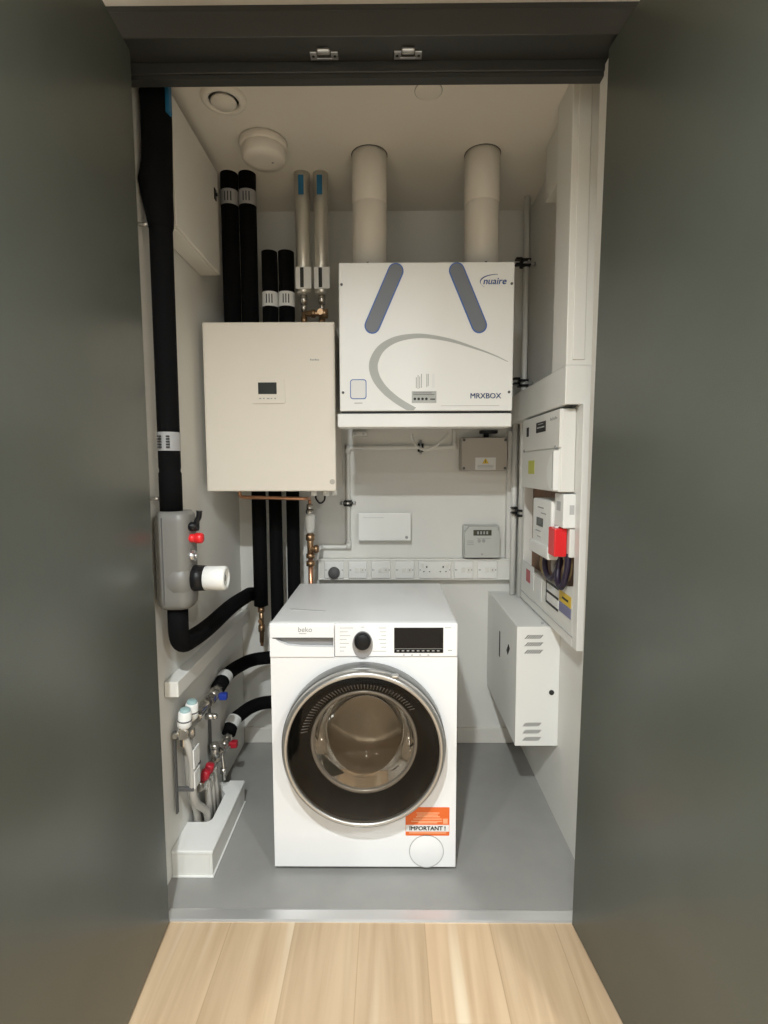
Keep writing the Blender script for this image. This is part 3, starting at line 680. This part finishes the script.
for y in (1.70, 2.085): obj('cover_screw', G().cyl((cx-.003, y, zs+.004), (cx+.001, y, zs+.004), .006, n=12), 'inkgrey', t)

t = thing('electricity_meter', 'white electricity meter with small grey display inside the meter board window', 'meter', (.58, 1.84, 1.06))
obj('meter_body', G().box(.545, XR-.0065, 1.745, 1.965, 1.045, 1.222, .006, 3), 'plasticw', t)
obj('display', G().box(.5435, .546, 1.835, 1.91, 1.125, 1.155), 'lcd', t)
obj('face_print', G().box(.5440, .546, 1.83, 1.90, 1.19, 1.194).box(.5440, .546, 1.80, 1.86, 1.172, 1.175).box(.5440, .546, 1.86, 1.92, 1.105, 1.108).box(.5440, .546, 1.86, 1.90, 1.085, 1.088), 'inkgrey', t)
obj('terminal_cover', G().box(.540, XR-.0065, 1.76, 1.985, 1.020, 1.066, .006), 'plasticw', t)
t = thing('isolator_box', 'small white isolator box at the near upper corner of the meter board window', 'isolator', (.58, 1.70, 1.155))
obj('box_body', G().box(.555, XR-.0065, 1.655, 1.744, 1.141, 1.2505, .004), 'plasticw', t)
obj('side_print', G().box(.5545, .5555, 1.68, 1.72, 1.195, 1.225), 'inkpale', t)
obj('front_print', G().box(.575, .590, 1.6545, 1.6555, 1.185, 1.215), 'inkpale', t)
t = thing('red_terminal_cover', 'bright red terminal cover beside the electricity meter in the meter board window', 'terminal cover', (.57, 1.70, 1.06))
obj('cover_body', G().box(.536, .577, 1.676, 1.742, 1.046, 1.138, .004), 'red', t)
obj('cover_tab', G().cyl((.55, 1.70, 1.136), (.55, 1.70, 1.144), .007, n=12), 'paper', t)
t = thing('service_cutout', 'white cut-out unit in the meter board window beside the red cover', 'cut-out', (.61, 1.69, 1.06))
obj('cutout_body', G().box(.580, XR-.0065, 1.662, 1.742, 1.045, 1.139, .004), 'plastic', t)
def cab(pts, m, lab): one('supply_cable', G().tube(spline(pts, 8), .010, 10), m, lab, 'cable', 'cables in the meter board window')
cab([(.585, 1.90, 1.03), (.575, 1.90, .99), (.572, 1.87, .955), (.572, 1.83, .945), (.575, 1.79, .96), (.585, 1.77, 1.00), (.59, 1.77, 1.03)], 'cablep', 'dark purple cable looping below the electricity meter, the loop further from the door')
cab([(.585, 1.765, 1.03), (.578, 1.76, .99), (.572, 1.745, .955), (.572, 1.715, .938), (.574, 1.69, .955), (.58, 1.68, 1.00), (.585, 1.68, 1.055)], 'cablep', 'dark purple cable looping below the red cover, the loop nearer the door')
cab([(.60, 1.86, 1.03), (.595, 1.86, .99), (.592, 1.84, .965), (.595, 1.815, .985), (.60, 1.81, 1.03)], 'cableg', 'grey cable looping inside the purple loop below the electricity meter')
cab([(.60, 1.735, 1.05), (.595, 1.735, .99), (.594, 1.722, .965), (.597, 1.708, .985), (.60, 1.70, 1.05)], 'cabley', 'tan cable looping inside the purple loop below the red cover')
cab([(.60, 1.98, 1.02), (.592, 1.99, .97), (.592, 1.965, .94), (.60, 1.945, .93)], 'cabley', 'tan cable dropping below the electricity meter at its far side')

# conduits in the back right corner with spacer clips
t = thing('conduit_pipe', 'thin white upright conduit in the back right corner from ceiling to the white vented box', 'conduit', (.596, 2.34, .75))
obj('conduit', G().cyl((.596, 2.335, .752), (.596, 2.335, ZC), .0125, n=16), 'plastic', t)
t = thing('conduit_pipe', 'thin white upright conduit beside the corner trunking, its top under the level trunking', 'conduit', (.572, 2.375, .75))
obj('conduit', G().cyl((.572, 2.375, .752), (.572, 2.375, 1.527), .0135, n=16), 'plastic', t)
for z, lab in ((2.206, 'black spacer clip on the corner conduit, topmost, level with the top of the white unit'), (1.70, 'black spacer clip on the corner conduit just above the level trunking'), (1.131, 'black spacer clip on the corner conduit beside the meter board window')):
    t = thing('spacer_clip', lab, 'clip', (.60, 2.335, z), 'spacer clips on the corner conduit')
    obj('clip_jaw', G().box(.570, .612, 2.312, 2.352, z+.006, z+.016, .003).box(.570, .612, 2.312, 2.352, z-.016, z-.006, .003), 'black', t)
    obj('clip_stem', G().cyl((.61, 2.335, z), (XR, 2.335, z), .008, n=12).cyl((.60, 2.312, z), (.60, 2.304, z), .006, n=10), 'steel', t)
    obj('clip_jaw', G().box(.552, .580, 2.33, 2.36, z+.018, z+.027, .003).box(.552, .580, 2.33, 2.36, z-.004, z+.005, .003), 'black', t)

# white vented box low on the right wall
vx0, vy0, vz0, vz1 = .478, 1.89, .292, .750
t = thing('vented_metal_box', 'white metal box with slanted vent slots low on the right wall', 'metal box', (.556, 2.17, vz0))
obj('case', G().box(vx0+.002, XR, vy0+.002, YB-.002, vz0+.002, vz1-.002, .002), 'mvhr', t)
obj('front_cover', G().box(vx0, XR, vy0-.003, vy0+.004, vz0, vz1, .002), 'mvhr', t)
obj('side_door', G().box(vx0-.003, vx0+.004, vy0-.003, YB-.004, vz0, vz1, .002), 'mvhr', t)
for zc in (.712, .684, .656, .376, .348, .320):
    g = G()
    for k in range(7):
        x = .503+.0086*k
        g.prism([(x, zc-.0072), (x+.0044, zc-.0072), (x+.0174, zc+.0072), (x+.0130, zc+.0072)], 'y', vy0-.0038, vy0-.002)
    obj('vent_slots', g, 'rubber', t)
obj('cover_lock', G().cyl((.607, vy0-.0055, .500), (.607, vy0, .500), .0095, n=20), 'seam', t)
obj('side_slot', G().box(vx0-.0038, vx0-.001, 2.168, 2.186, .530, .640, .0008), 'seam', t)
obj('side_lock', G().prism([(1.995, .628), (2.015, .640), (2.045, .606), (2.025, .594)], 'x', vx0-.0045, vx0-.001), 'seam', t)
obj('top_screw', G().cyl((.58, 1.93, vz1-.002), (.58, 1.93, vz1+.003), .005, n=10), 'steel', t)

# ------------------------------------------------------------------ washing machine
wx, wy = -.0782, 1.625
t = thing('washing_machine', 'white front-loading washing machine with a large smoked glass porthole on the grey floor', 'washing machine', (wx, 1.91, 0))
W = .299; ZT = .845; YR = wy+.56
cxd, czd = wx+.000, .459
hole_r = .215
g = G()
# front panel with a round hole
t_ = bmesh.new(); n = 64; inner, outer, innerb = [], [], []
x0, x1, z0, z1 = wx-W, wx+W, .018, .732
for k in range(n):
    a = 2*PI*(k+.5)/n; c, s = math.cos(a), math.sin(a)
    inner.append(t_.verts.new((cxd+hole_r*c, wy+.002, czd+hole_r*s)))
    innerb.append(t_.verts.new((cxd+hole_r*c, wy+.040, czd+hole_r*s)))
    f = min(((x1-cxd)/c if c > 0 else (x0-cxd)/c), ((z1-czd)/s if s > 0 else (z0-czd)/s))
    outer.append((cxd+f*c, czd+f*s))
for cx_, cz_ in ((x0, z0), (x1, z0), (x1, z1), (x0, z1)):
    k = min(range(n), key=lambda i: (outer[i][0]-cx_)**2+(outer[i][1]-cz_)**2); outer[k] = (cx_, cz_)
ov = [t_.verts.new((x, wy+.002, z)) for x, z in outer]; ob = [t_.verts.new((x, wy+.02, z)) for x, z in outer]
for k in range(n):
    k2 = (k+1) % n
    t_.faces.new((inner[k], inner[k2], ov[k2], ov[k])); t_.faces.new((ov[k], ov[k2], ob[k2], ob[k])); t_.faces.new((inner[k], innerb[k], innerb[k2], inner[k2]))
bmesh.ops.recalc_face_normals(t_, faces=t_.faces); g._add(t_)
obj('front_panel', g, 'appl', t)
g = G().box(wx-W, wx-W+.006, wy+.012, YR, .018, .826, .002).box(wx+W-.006, wx+W, wy+.012, YR, .018, .826, .002).box(wx-W+.004, wx+W-.004, YR-.006, YR, .018, .826)
g.box(wx-W+.004, wx+W-.004, wy+.02, YR-.005, .018, .022)
obj('cabinet', g, 'appl', t)
wt = obj('worktop', G().box(wx-W, wx+W, wy+.004, YR+.006, .822, ZT, .007, 3), 'appl', t)
obj('corner_pad', G().prism([(wx-.268, 1.788), (wx-.258, 1.776), (wx-.14, 1.752), (wx-.132, 1.760), (wx-.145, 1.764), (wx-.25, 1.789)], 'z', ZT-.001, ZT+.001), 'inkpale', wt)
# control fascia
fy = wy-.004
dx0, dx1, dz0, dz1 = wx-.2965, wx-.094, .738, .835
gx0, gx1, gz0, gz1 = wx-.290, wx-.096, .762, .797
g = G().box(dx1+.0015, wx+W, fy, wy+.03, .7345, .8435, .004, 3)
g.box(wx-W, dx1+.002, fy+.001, wy+.03, .834, .8435, .003)
g.box(wx-W, dx1+.002, fy+.018, wy+.03, .7345, .836)
obj('control_fascia', g, 'appl2', t)
dr = obj('detergent_drawer', G().box(wx-W, dx1, fy, fy+.02, gz1, .8355, .0015).prism([(wx-W, gz1), (wx-W, .7345), (dx1, .7345), (dx1, gz1), (gx1, gz1), (gx1, .766), (wx-.20, .768), (wx-.243, .7725), (wx-.268, .783), (wx-.287, gz1)], 'y', fy, fy+.02), 'appl2', t)
obj('drawer_grip', G().box(gx0-.004, gx1+.002, fy+.0165, fy+.0185, .76, .80), 'gripgrey', dr, 'grey recessed grip')
obj('grip_lip', G().box(gx0, gx1, fy-.0005, fy+.004, gz1-.003, gz1+.0005), 'rubber', dr)
obj('maker_lettering', text('beko', .023, (wx-.209, fy-.0006, .8165), X_, Z_, .0005), 'inkgrey', dr)
obj('maker_subline', G().box(wx-.205, wx-.182, fy-.0006, fy+.001, .8095, .812), 'inkpale', dr)
# dial
kx, kz = wx-.003, .789
dl = obj('programme_dial', G().lathe([(.0, .024), (.022, .024), (.0255, .021), (.0275, 0)], (kx, fy, kz), NEGY, 40), 'black', t)
obj('dial_bezel', G().prism(circ(kx, kz-.014, .0325, 40, .044), 'y', fy-.003, fy+.001, True), 'bezelgrey', t, 'grey oval dial surround')
dw = obj('display_window', G().box(wx+.097, wx+.253, fy-.0015, fy+.001, .748, .830, .0006), 'screen', t)
obj('touch_strip', G().box(wx+.099, wx+.251, fy-.0022, fy, .7615, .7625), 'inkgrey', dw)
g = G()
for k in range(9): g.box(wx+.105+.016*k, wx+.113+.016*k, fy-.0022, fy, .7535, .7570)
obj('touch_symbols', g, 'inkgrey', dw)
g = G(); h = G()
for k in range(7):
    z = .828-.0125*k
    g.box(wx-.076, wx-.076+(.044, .026, .034, .022, .030, .020, .014)[k], fy-.0006, fy+.001, z, z+.0022)
    if k < 6: h.box(wx+.048+(k % 3)*.004, wx+.072, fy-.0006, fy+.001, z, z+.0022)
h.box(wx+.028, wx+.072, fy-.0006, fy+.001, .7525, .7545)
obj('programme_print', g, 'inkpale', t); obj('programme_print', h, 'inkpale', t)
obj('start_mark', G().box(wx-.008, wx+.003, fy-.0006, fy+.001, .8305, .833), 'inkpale', t)
for k in range(4): obj('key_mark', G().box(wx+.125+.026*k, wx+.131+.026*k, fy-.0006, fy+.001, .739, .743), 'inkpale', t)
obj('capacity_print', G().box(wx+.258, wx+.278, fy-.0006, fy+.001, .8285, .831), 'inkpale', t)
obj('motor_print', G().box(wx+.268, wx+.281, fy-.0006, fy+.001, .754, .7575), 'inkpale', t)
obj('fascia_groove', G().box(wx-W+.001, wx+W-.001, wy+.0025, wy+.01, .7315, .735), 'inkpale', t)
# door
dy = wy+.002
dc = (cxd, dy, czd)
def dlathe(prof, *a): return G().lathe([(r*.985, h) for r, h in prof], *a)
door = obj('door', dlathe([(.237, .0), (.250, .0), (.2575, .010), (.2600, .058), (.2585, .068), (.254, .075), (.247, .078), (.241, .075), (.2402, .060), (.237, 0)], dc, NEGY, 96), 'silver', t, 'silver-rimmed round door')
obj('door_edge', dlathe([(.250, -.001), (.2625, .003), (.2635, .006), (.2635, .046), (.2615, .052), (.258, .0525), (.255, .0)], dc, NEGY, 96), 'edgegrey', door, 'grey side of the door')
obj('door_glass', dlathe([(0, .083), (.12, .082), (.20, .0785), (.242, .0725)], dc, NEGY, 96), 'glass', door, 'smoked outer glass')
obj('inner_frame', dlathe([(.240, .063), (.225, .064), (.176, .022), (.172, .012), (.178, .008), (.20, .008)], dc, NEGY, 96), 'inframe', door)
g = G()
for k in range(44):
    a = math.radians(38+3.0*k); c, s = math.cos(a), math.sin(a); r0, r1 = .184, .203
    p0 = Vector((cxd+r0*c, dy-.032, czd+r0*s)); p1 = Vector((cxd+r1*c, dy-.048, czd+r1*s)); g.tube([p0, p1], .0018, 6)
obj('inner_ribs', g, 'bezelgrey', door)
obj('glass_bowl', dlathe([(.172, .018), (.169, .0), (.162, -.045), (.150, -.085), (.125, -.115), (.085, -.132), (.04, -.138), (0, -.140)], dc, NEGY, 72), 'bowlglass', door)
obj('bowl_rim', dlathe([(.162, .012), (.162, .020), (.172, .025), (.175, .018), (.162, .012)], dc, NEGY, 72), 'rimgrey', door, 'pale ring round the glass bowl')
obj('door_latch', G().box(cxd+.088, cxd+.110, dy-.074, dy-.055, czd+.232, czd+.242, .003), 'silver', door)
obj('door_seal', G().lathe([(hole_r+.001, -.012), (.205, -.02), (.185, -.035), (.182, -.055), (.20, -.075)], dc, NEGY, 72), 'sealgrey', t)
obj('drum', G().lathe([(.20, -.07), (.235, -.085), (.24, -.12), (.24, -.38), (.20, -.40), (0, -.385)], dc, NEGY, 72), 'drum', t)
for k in range(3):
    a = math.radians(90+120*k); c, s = math.cos(a), math.sin(a)
    obj('drum_paddle', G().tube([(cxd+.222*c, dy+.13, czd+.222*s), (cxd+.212*c, dy+.24, czd+.212*s), (cxd+.222*c, dy+.36, czd+.222*s)], .024, 12), 'drum', t)
# sticker, filter flap, feet
sy = wy+.002
so = obj('warning_sticker', G().prism(rrect(wx+.134, wx+.278, .128, .226, .003), 'y', sy-.0012, sy), 'orange', t, 'orange and white warning sticker')
obj('sticker_band', G().box(wx+.135, wx+.277, sy-.0018, sy, .1425, .1655), 'paper', so)
obj('sticker_lettering', text('IMPORTANT !', .0195, (wx+.2055, sy-.0024, .1475), X_, Z_, .0005, align='CENTER', g=text('IMPORTANT !', .0195, (wx+.2067, sy-.0024, .1478), X_, Z_, .0005, align='CENTER')), 'ink', so)
g = G()
for z, a, b in ((.205, .170, .245), (.198, .172, .24), (.192, .168, .246), (.184, .160, .252), (.176, .152, .254), (.171, .176, .238), (.136, .145, .268)): g.box(wx+a, wx+b, sy-.0018, sy, z, z+.0035)
g.box(wx+.257, wx+.272, sy-.0018, sy, .170, .187)
obj('sticker_print', g, 'orange2', so)
fl = obj('filter_flap', G().lathe([(0, .0015), (.052, .0015), (.0545, .0005)], (wx+.203, sy, .073), NEGY, 48), 'appl', t)
obj('flap_groove', G().lathe([(.0545, 0), (.0545, .0012), (.0575, .0012), (.0575, 0)], (wx+.203, sy, .073), NEGY, 48), 'inkpale', fl)
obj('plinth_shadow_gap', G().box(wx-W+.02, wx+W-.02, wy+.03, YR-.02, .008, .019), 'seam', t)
for sx in (-1, 1):
    for y in (wy+.06, YR-.05): obj('foot', G().cyl((wx+sx*.25, y, 0), (wx+sx*.25, y, .02), .022, .018, 16), 'rubber', t)

# ------------------------------------------------------------------ manifolds and floor box on the left
t = thing('pipe_cover_box', 'low white box with a cut-out top over the floor pipes by the left wall', 'box', (-.637, 1.8, 0))
kx0, kx1, ky0, ky1, kz1 = XL-.009, -.576, 1.602, 1.985, .092
g = G().box(kx1-.010, kx1, ky0, ky1, 0, kz1-.006, .001).box(kx0, kx1-.010, ky0, ky0+.010, 0, kz1-.006, .001).box(kx0, kx1-.010, ky1-.010, ky1, 0, kz1-.006, .001)
obj('box_sides', g, 'plastic', t)
arcp = [(-.648+.022*math.cos(a), 1.762+.022*math.sin(a)) for a in [math.radians(-90+15*k) for k in range(7)]]
lidp = [(kx0, ky0), (kx1-.001, ky0), (kx1-.001, ky1), (-.632, ky1), (-.636, 1.955), (-.648, 1.945), (-.644, 1.925), (-.634, 1.91), (-.626, 1.90)] + [(-.626, 1.762)] + list(reversed(arcp)) + [(kx0, 1.740)]
g = G().prism(lidp, 'z', kz1-.008, kz1)
obj('box_lid', g, 'plasticw', t)
obj('base_bead', G().box(kx1-.001, kx1+.004, ky0-.004, ky1+.002, 0, .006, .002).box(kx0, kx1+.004, ky0-.005, ky0+.001, 0, .006, .002), 'plasticw', t)
obj('lid_edge', G().box(kx1-.0015, kx1+.0025, ky0-.0025, ky1, kz1-.011, kz1-.001, .002).box(kx0, kx1+.0025, ky0-.003, ky0+.001, kz1-.011, kz1-.001, .002), 'plasticw', t)

mxx = -.670
uz, lz = .472, .216
def hexnut(g, y, z, r=.021, w=.016): return g.cyl((mxx, y-w/2, z), (mxx, y+w/2, z), r, n=6, smooth=False)
t = thing('flow_manifold', 'upper nickel manifold with white capped actuators and a blue-handled valve by the left wall', 'manifold', (mxx, 1.8, uz))
g = G().cyl((mxx, 1.625, uz), (mxx, 1.88, uz), .017, n=20)
for y in (1.64, 1.75, 1.85): hexnut(g, y, uz)
obj('manifold_bar', g, 'nickel', t)
for y in (1.640, 1.700):
    a = obj('actuator', G().lathe([(0, .062), (.018, .062), (.021, .058), (.021, .035), (.0225, .033), (.0225, .012), (.017, .006), (.012, 0)], (mxx+.002, y, uz+.014), (.10, -.05, 1), 24), 'plasticw', t, 'white capped actuator')
    d = Vector((.10, -.05, 1)).normalized(); b = Vector((mxx+.002, y, uz+.014))
    obj('actuator_cap', G().lathe([(.0165, 0), (.0165, .007), (.013, .010), (0, .010)], b+d*.061, d, 20), 'teal', a)
    obj('actuator_ring', G().lathe([(.0225, 0), (.0235, .001), (.0235, .004), (.0225, .005)], b+d*.030, d, 20), 'rubber', a)
g = G().cyl((mxx, 1.88, uz), (mxx, 1.995, uz-.006), .014, n=18).ball((mxx, 1.935, uz-.003), .024)
for y in (1.895, 1.975): hexnut(g, y, uz-.003, .022, .018)
vb = obj('ball_valve', g, 'nickel', t)
obj('valve_handle', G().box(mxx+.022, mxx+.052, 1.923, 1.947, uz-.022, uz+.004, .005).cyl((mxx+.01, 1.935, uz-.006), (mxx+.026, 1.935, uz-.006), .008, n=12), 'blue', vb, 'blue valve handle')
g = G()
g.cyl((mxx+.002, 1.645, uz+.012), (mxx+.002, 1.645, uz+.042), .011, n=14).ball((mxx+.002, 1.645, uz+.045), .011).cyl((mxx-.02, 1.632, uz), (mxx-.02, 1.615, uz), .009, n=12)
obj('air_vent', g, 'nickel', t)
obj('pressure_gauge', G().cyl((mxx+.017, 1.795, uz-.02), (mxx+.047, 1.795, uz-.02), .011, n=14).ball((mxx+.05, 1.795, uz-.02), .011), 'nickel', t)
for y, px in ((1.645, mxx+.022), (1.700, mxx-.012)):
    dp = obj('drop_pipe', G().tube(spline([(mxx, y, uz-.012), (px, y, uz-.10), (px, y+.008, lz+.02), (px, 1.760, .115), (px, 1.766, .02)]), .0125, 12), 'pipegrey', t)
    obj('pipe_label', G().box(px+.011, px+.016, y-.022, y+.026, uz-.115, uz-.052, .001).box(px+.011, px+.016, y-.020, y+.026, uz-.185, uz-.128, .001), 'paper', dp, 'white pipe label')
    obj('pipe_nut', G().cyl((mxx, y, uz-.045), (mxx, y, uz-.018), .014, n=6, smooth=False), 'nickel', dp)
obj('wall_bracket', G().box(XL, XL+.006, 1.625, 1.64, .20, uz+.01, .002).box(XL, mxx-.01, 1.625, 1.64, uz-.016, uz-.004, .002).box(XL, mxx+.03, 1.63, 1.642, .275, .288, .002), 'rubber', t)

t = thing('return_manifold', 'lower nickel manifold with red flow caps and a red-handled valve by the left wall', 'manifold', (mxx, 1.872, lz))
g = G().cyl((mxx, 1.742, lz), (mxx, 1.972, lz-.004), .017, n=20)
for y in (1.757, 1.845, 1.937): hexnut(g, y, lz, .023)
obj('manifold_bar', g, 'nickel', t)
for y in (1.772, 1.812):
    f = obj('flow_cap', G().lathe([(0, .036), (.012, .036), (.016, .032), (.016, .006), (.011, 0)], (mxx+.014, y, lz+.014), (.25, 0, 1), 18), 'darkred', t, 'red flow cap')
g = G().cyl((mxx, 1.972, lz-.004), (mxx, 2.097, lz+.004), .014, n=18).ball((mxx, 2.037, lz), .024)
for y in (1.987, 2.077): hexnut(g, y, lz, .022, .018)
g.cyl((mxx+.004, 1.917, lz+.01), (mxx+.004, 1.917, lz+.06), .014, n=16).cyl((mxx+.004, 1.917, lz+.05), (mxx+.004, 1.917, lz+.068), .017, n=16)
vb = obj('ball_valve', g, 'nickel', t)
obj('valve_handle', G().box(mxx+.024, mxx+.052, 2.037, 2.064, lz-.022, lz+.006, .006).cyl((mxx+.01, 2.047, lz-.004), (mxx+.03, 2.047, lz-.004), .008, n=12), 'darkred', vb, 'red valve handle')
obj('drain_cock', G().tube(spline([(mxx+.012, 1.972, lz), (mxx+.022, 1.957, lz-.05), (mxx+.024, 1.952, lz-.10)]), .008, 10).cyl((mxx+.022, 1.957, lz-.075), (mxx+.022, 1.957, lz-.055), .013, n=6), 'nickel', t)
for y in (1.817, 1.854, 1.891):
    dp = obj('drop_pipe', G().tube(spline([(mxx+.006, y, lz-.010), (mxx+.010, y, lz-.10), (mxx+.004, y+.02, .02)]), .0125, 12), 'pipegrey', t)
    obj('pipe_nut', G().cyl((mxx+.006, y, lz-.045), (mxx+.006, y, lz-.016), .015, n=6, smooth=False), 'nickel', dp)
obj('wall_bracket', G().box(XL, mxx-.01, 1.957, 1.969, lz-.006, lz+.006, .002).box(XL-.003, XL+.006, 1.956, 1.97, lz-.05, lz+.19, .002), 'rubber', t)
obj('bracket_arm', G().box(XL-.003, mxx, 1.772, 1.782, lz+.07, lz+.08), 'rubber', t)

# ------------------------------------------------------------------ lights: recessed ceiling lamps of the hall, and two added fill lights at the sides
def lamp(x, y, power, rad=.045, spread=165, col=(.945, 1, 1.02)):
    l = bpy.data.lights.new('downlight_or_fill', 'AREA'); l.shape = 'DISK'; l.size = rad*2; l.energy = power; l.color = col; l.spread = math.radians(spread)
    o = bpy.data.objects.new('downlight_or_fill', l); o.location = (x, y, 2.476); COL.objects.link(o)
    return o
lamp(-.24, -.20, 57)
lamp(-.24, -1.55, 27)
lamp(-1.35, -.7, 18)  # added fill light on the left, softens the shadows inside the cupboard
lamp(1.20, -.7, 33)  # added stronger fill from the right, lifts the left door leaf

w = bpy.data.worlds.new('World'); SC.world = w; w.use_nodes = True
w.node_tree.nodes['Background'].inputs['Color'].default_value = (.9, .9, .85, 1)
w.node_tree.nodes['Background'].inputs['Strength'].default_value = .15

# ------------------------------------------------------------------ camera
f, pitch, yaw, roll, H = 523.2, .0856, .0076, .0026, 1.337
cam = bpy.data.cameras.new('camera'); cam.sensor_fit = 'VERTICAL'; cam.sensor_height = 24.0; cam.lens = 24.0*f/1024
cam.clip_start = .02
co = bpy.data.objects.new('camera', cam); COL.objects.link(co)
co.matrix_world = Matrix.Translation((0, 0, H)) @ Matrix.Rotation(yaw, 4, 'Z') @ Matrix.Rotation(PI/2-pitch, 4, 'X') @ Matrix.Rotation(-roll, 4, 'Z')
SC.camera = co
SC.view_settings.view_transform = 'Standard'
SC.view_settings.look = 'None'
SC.view_settings.gamma = 1
SC.view_settings.use_curve_mapping = False
SC.view_settings.exposure = 0.0
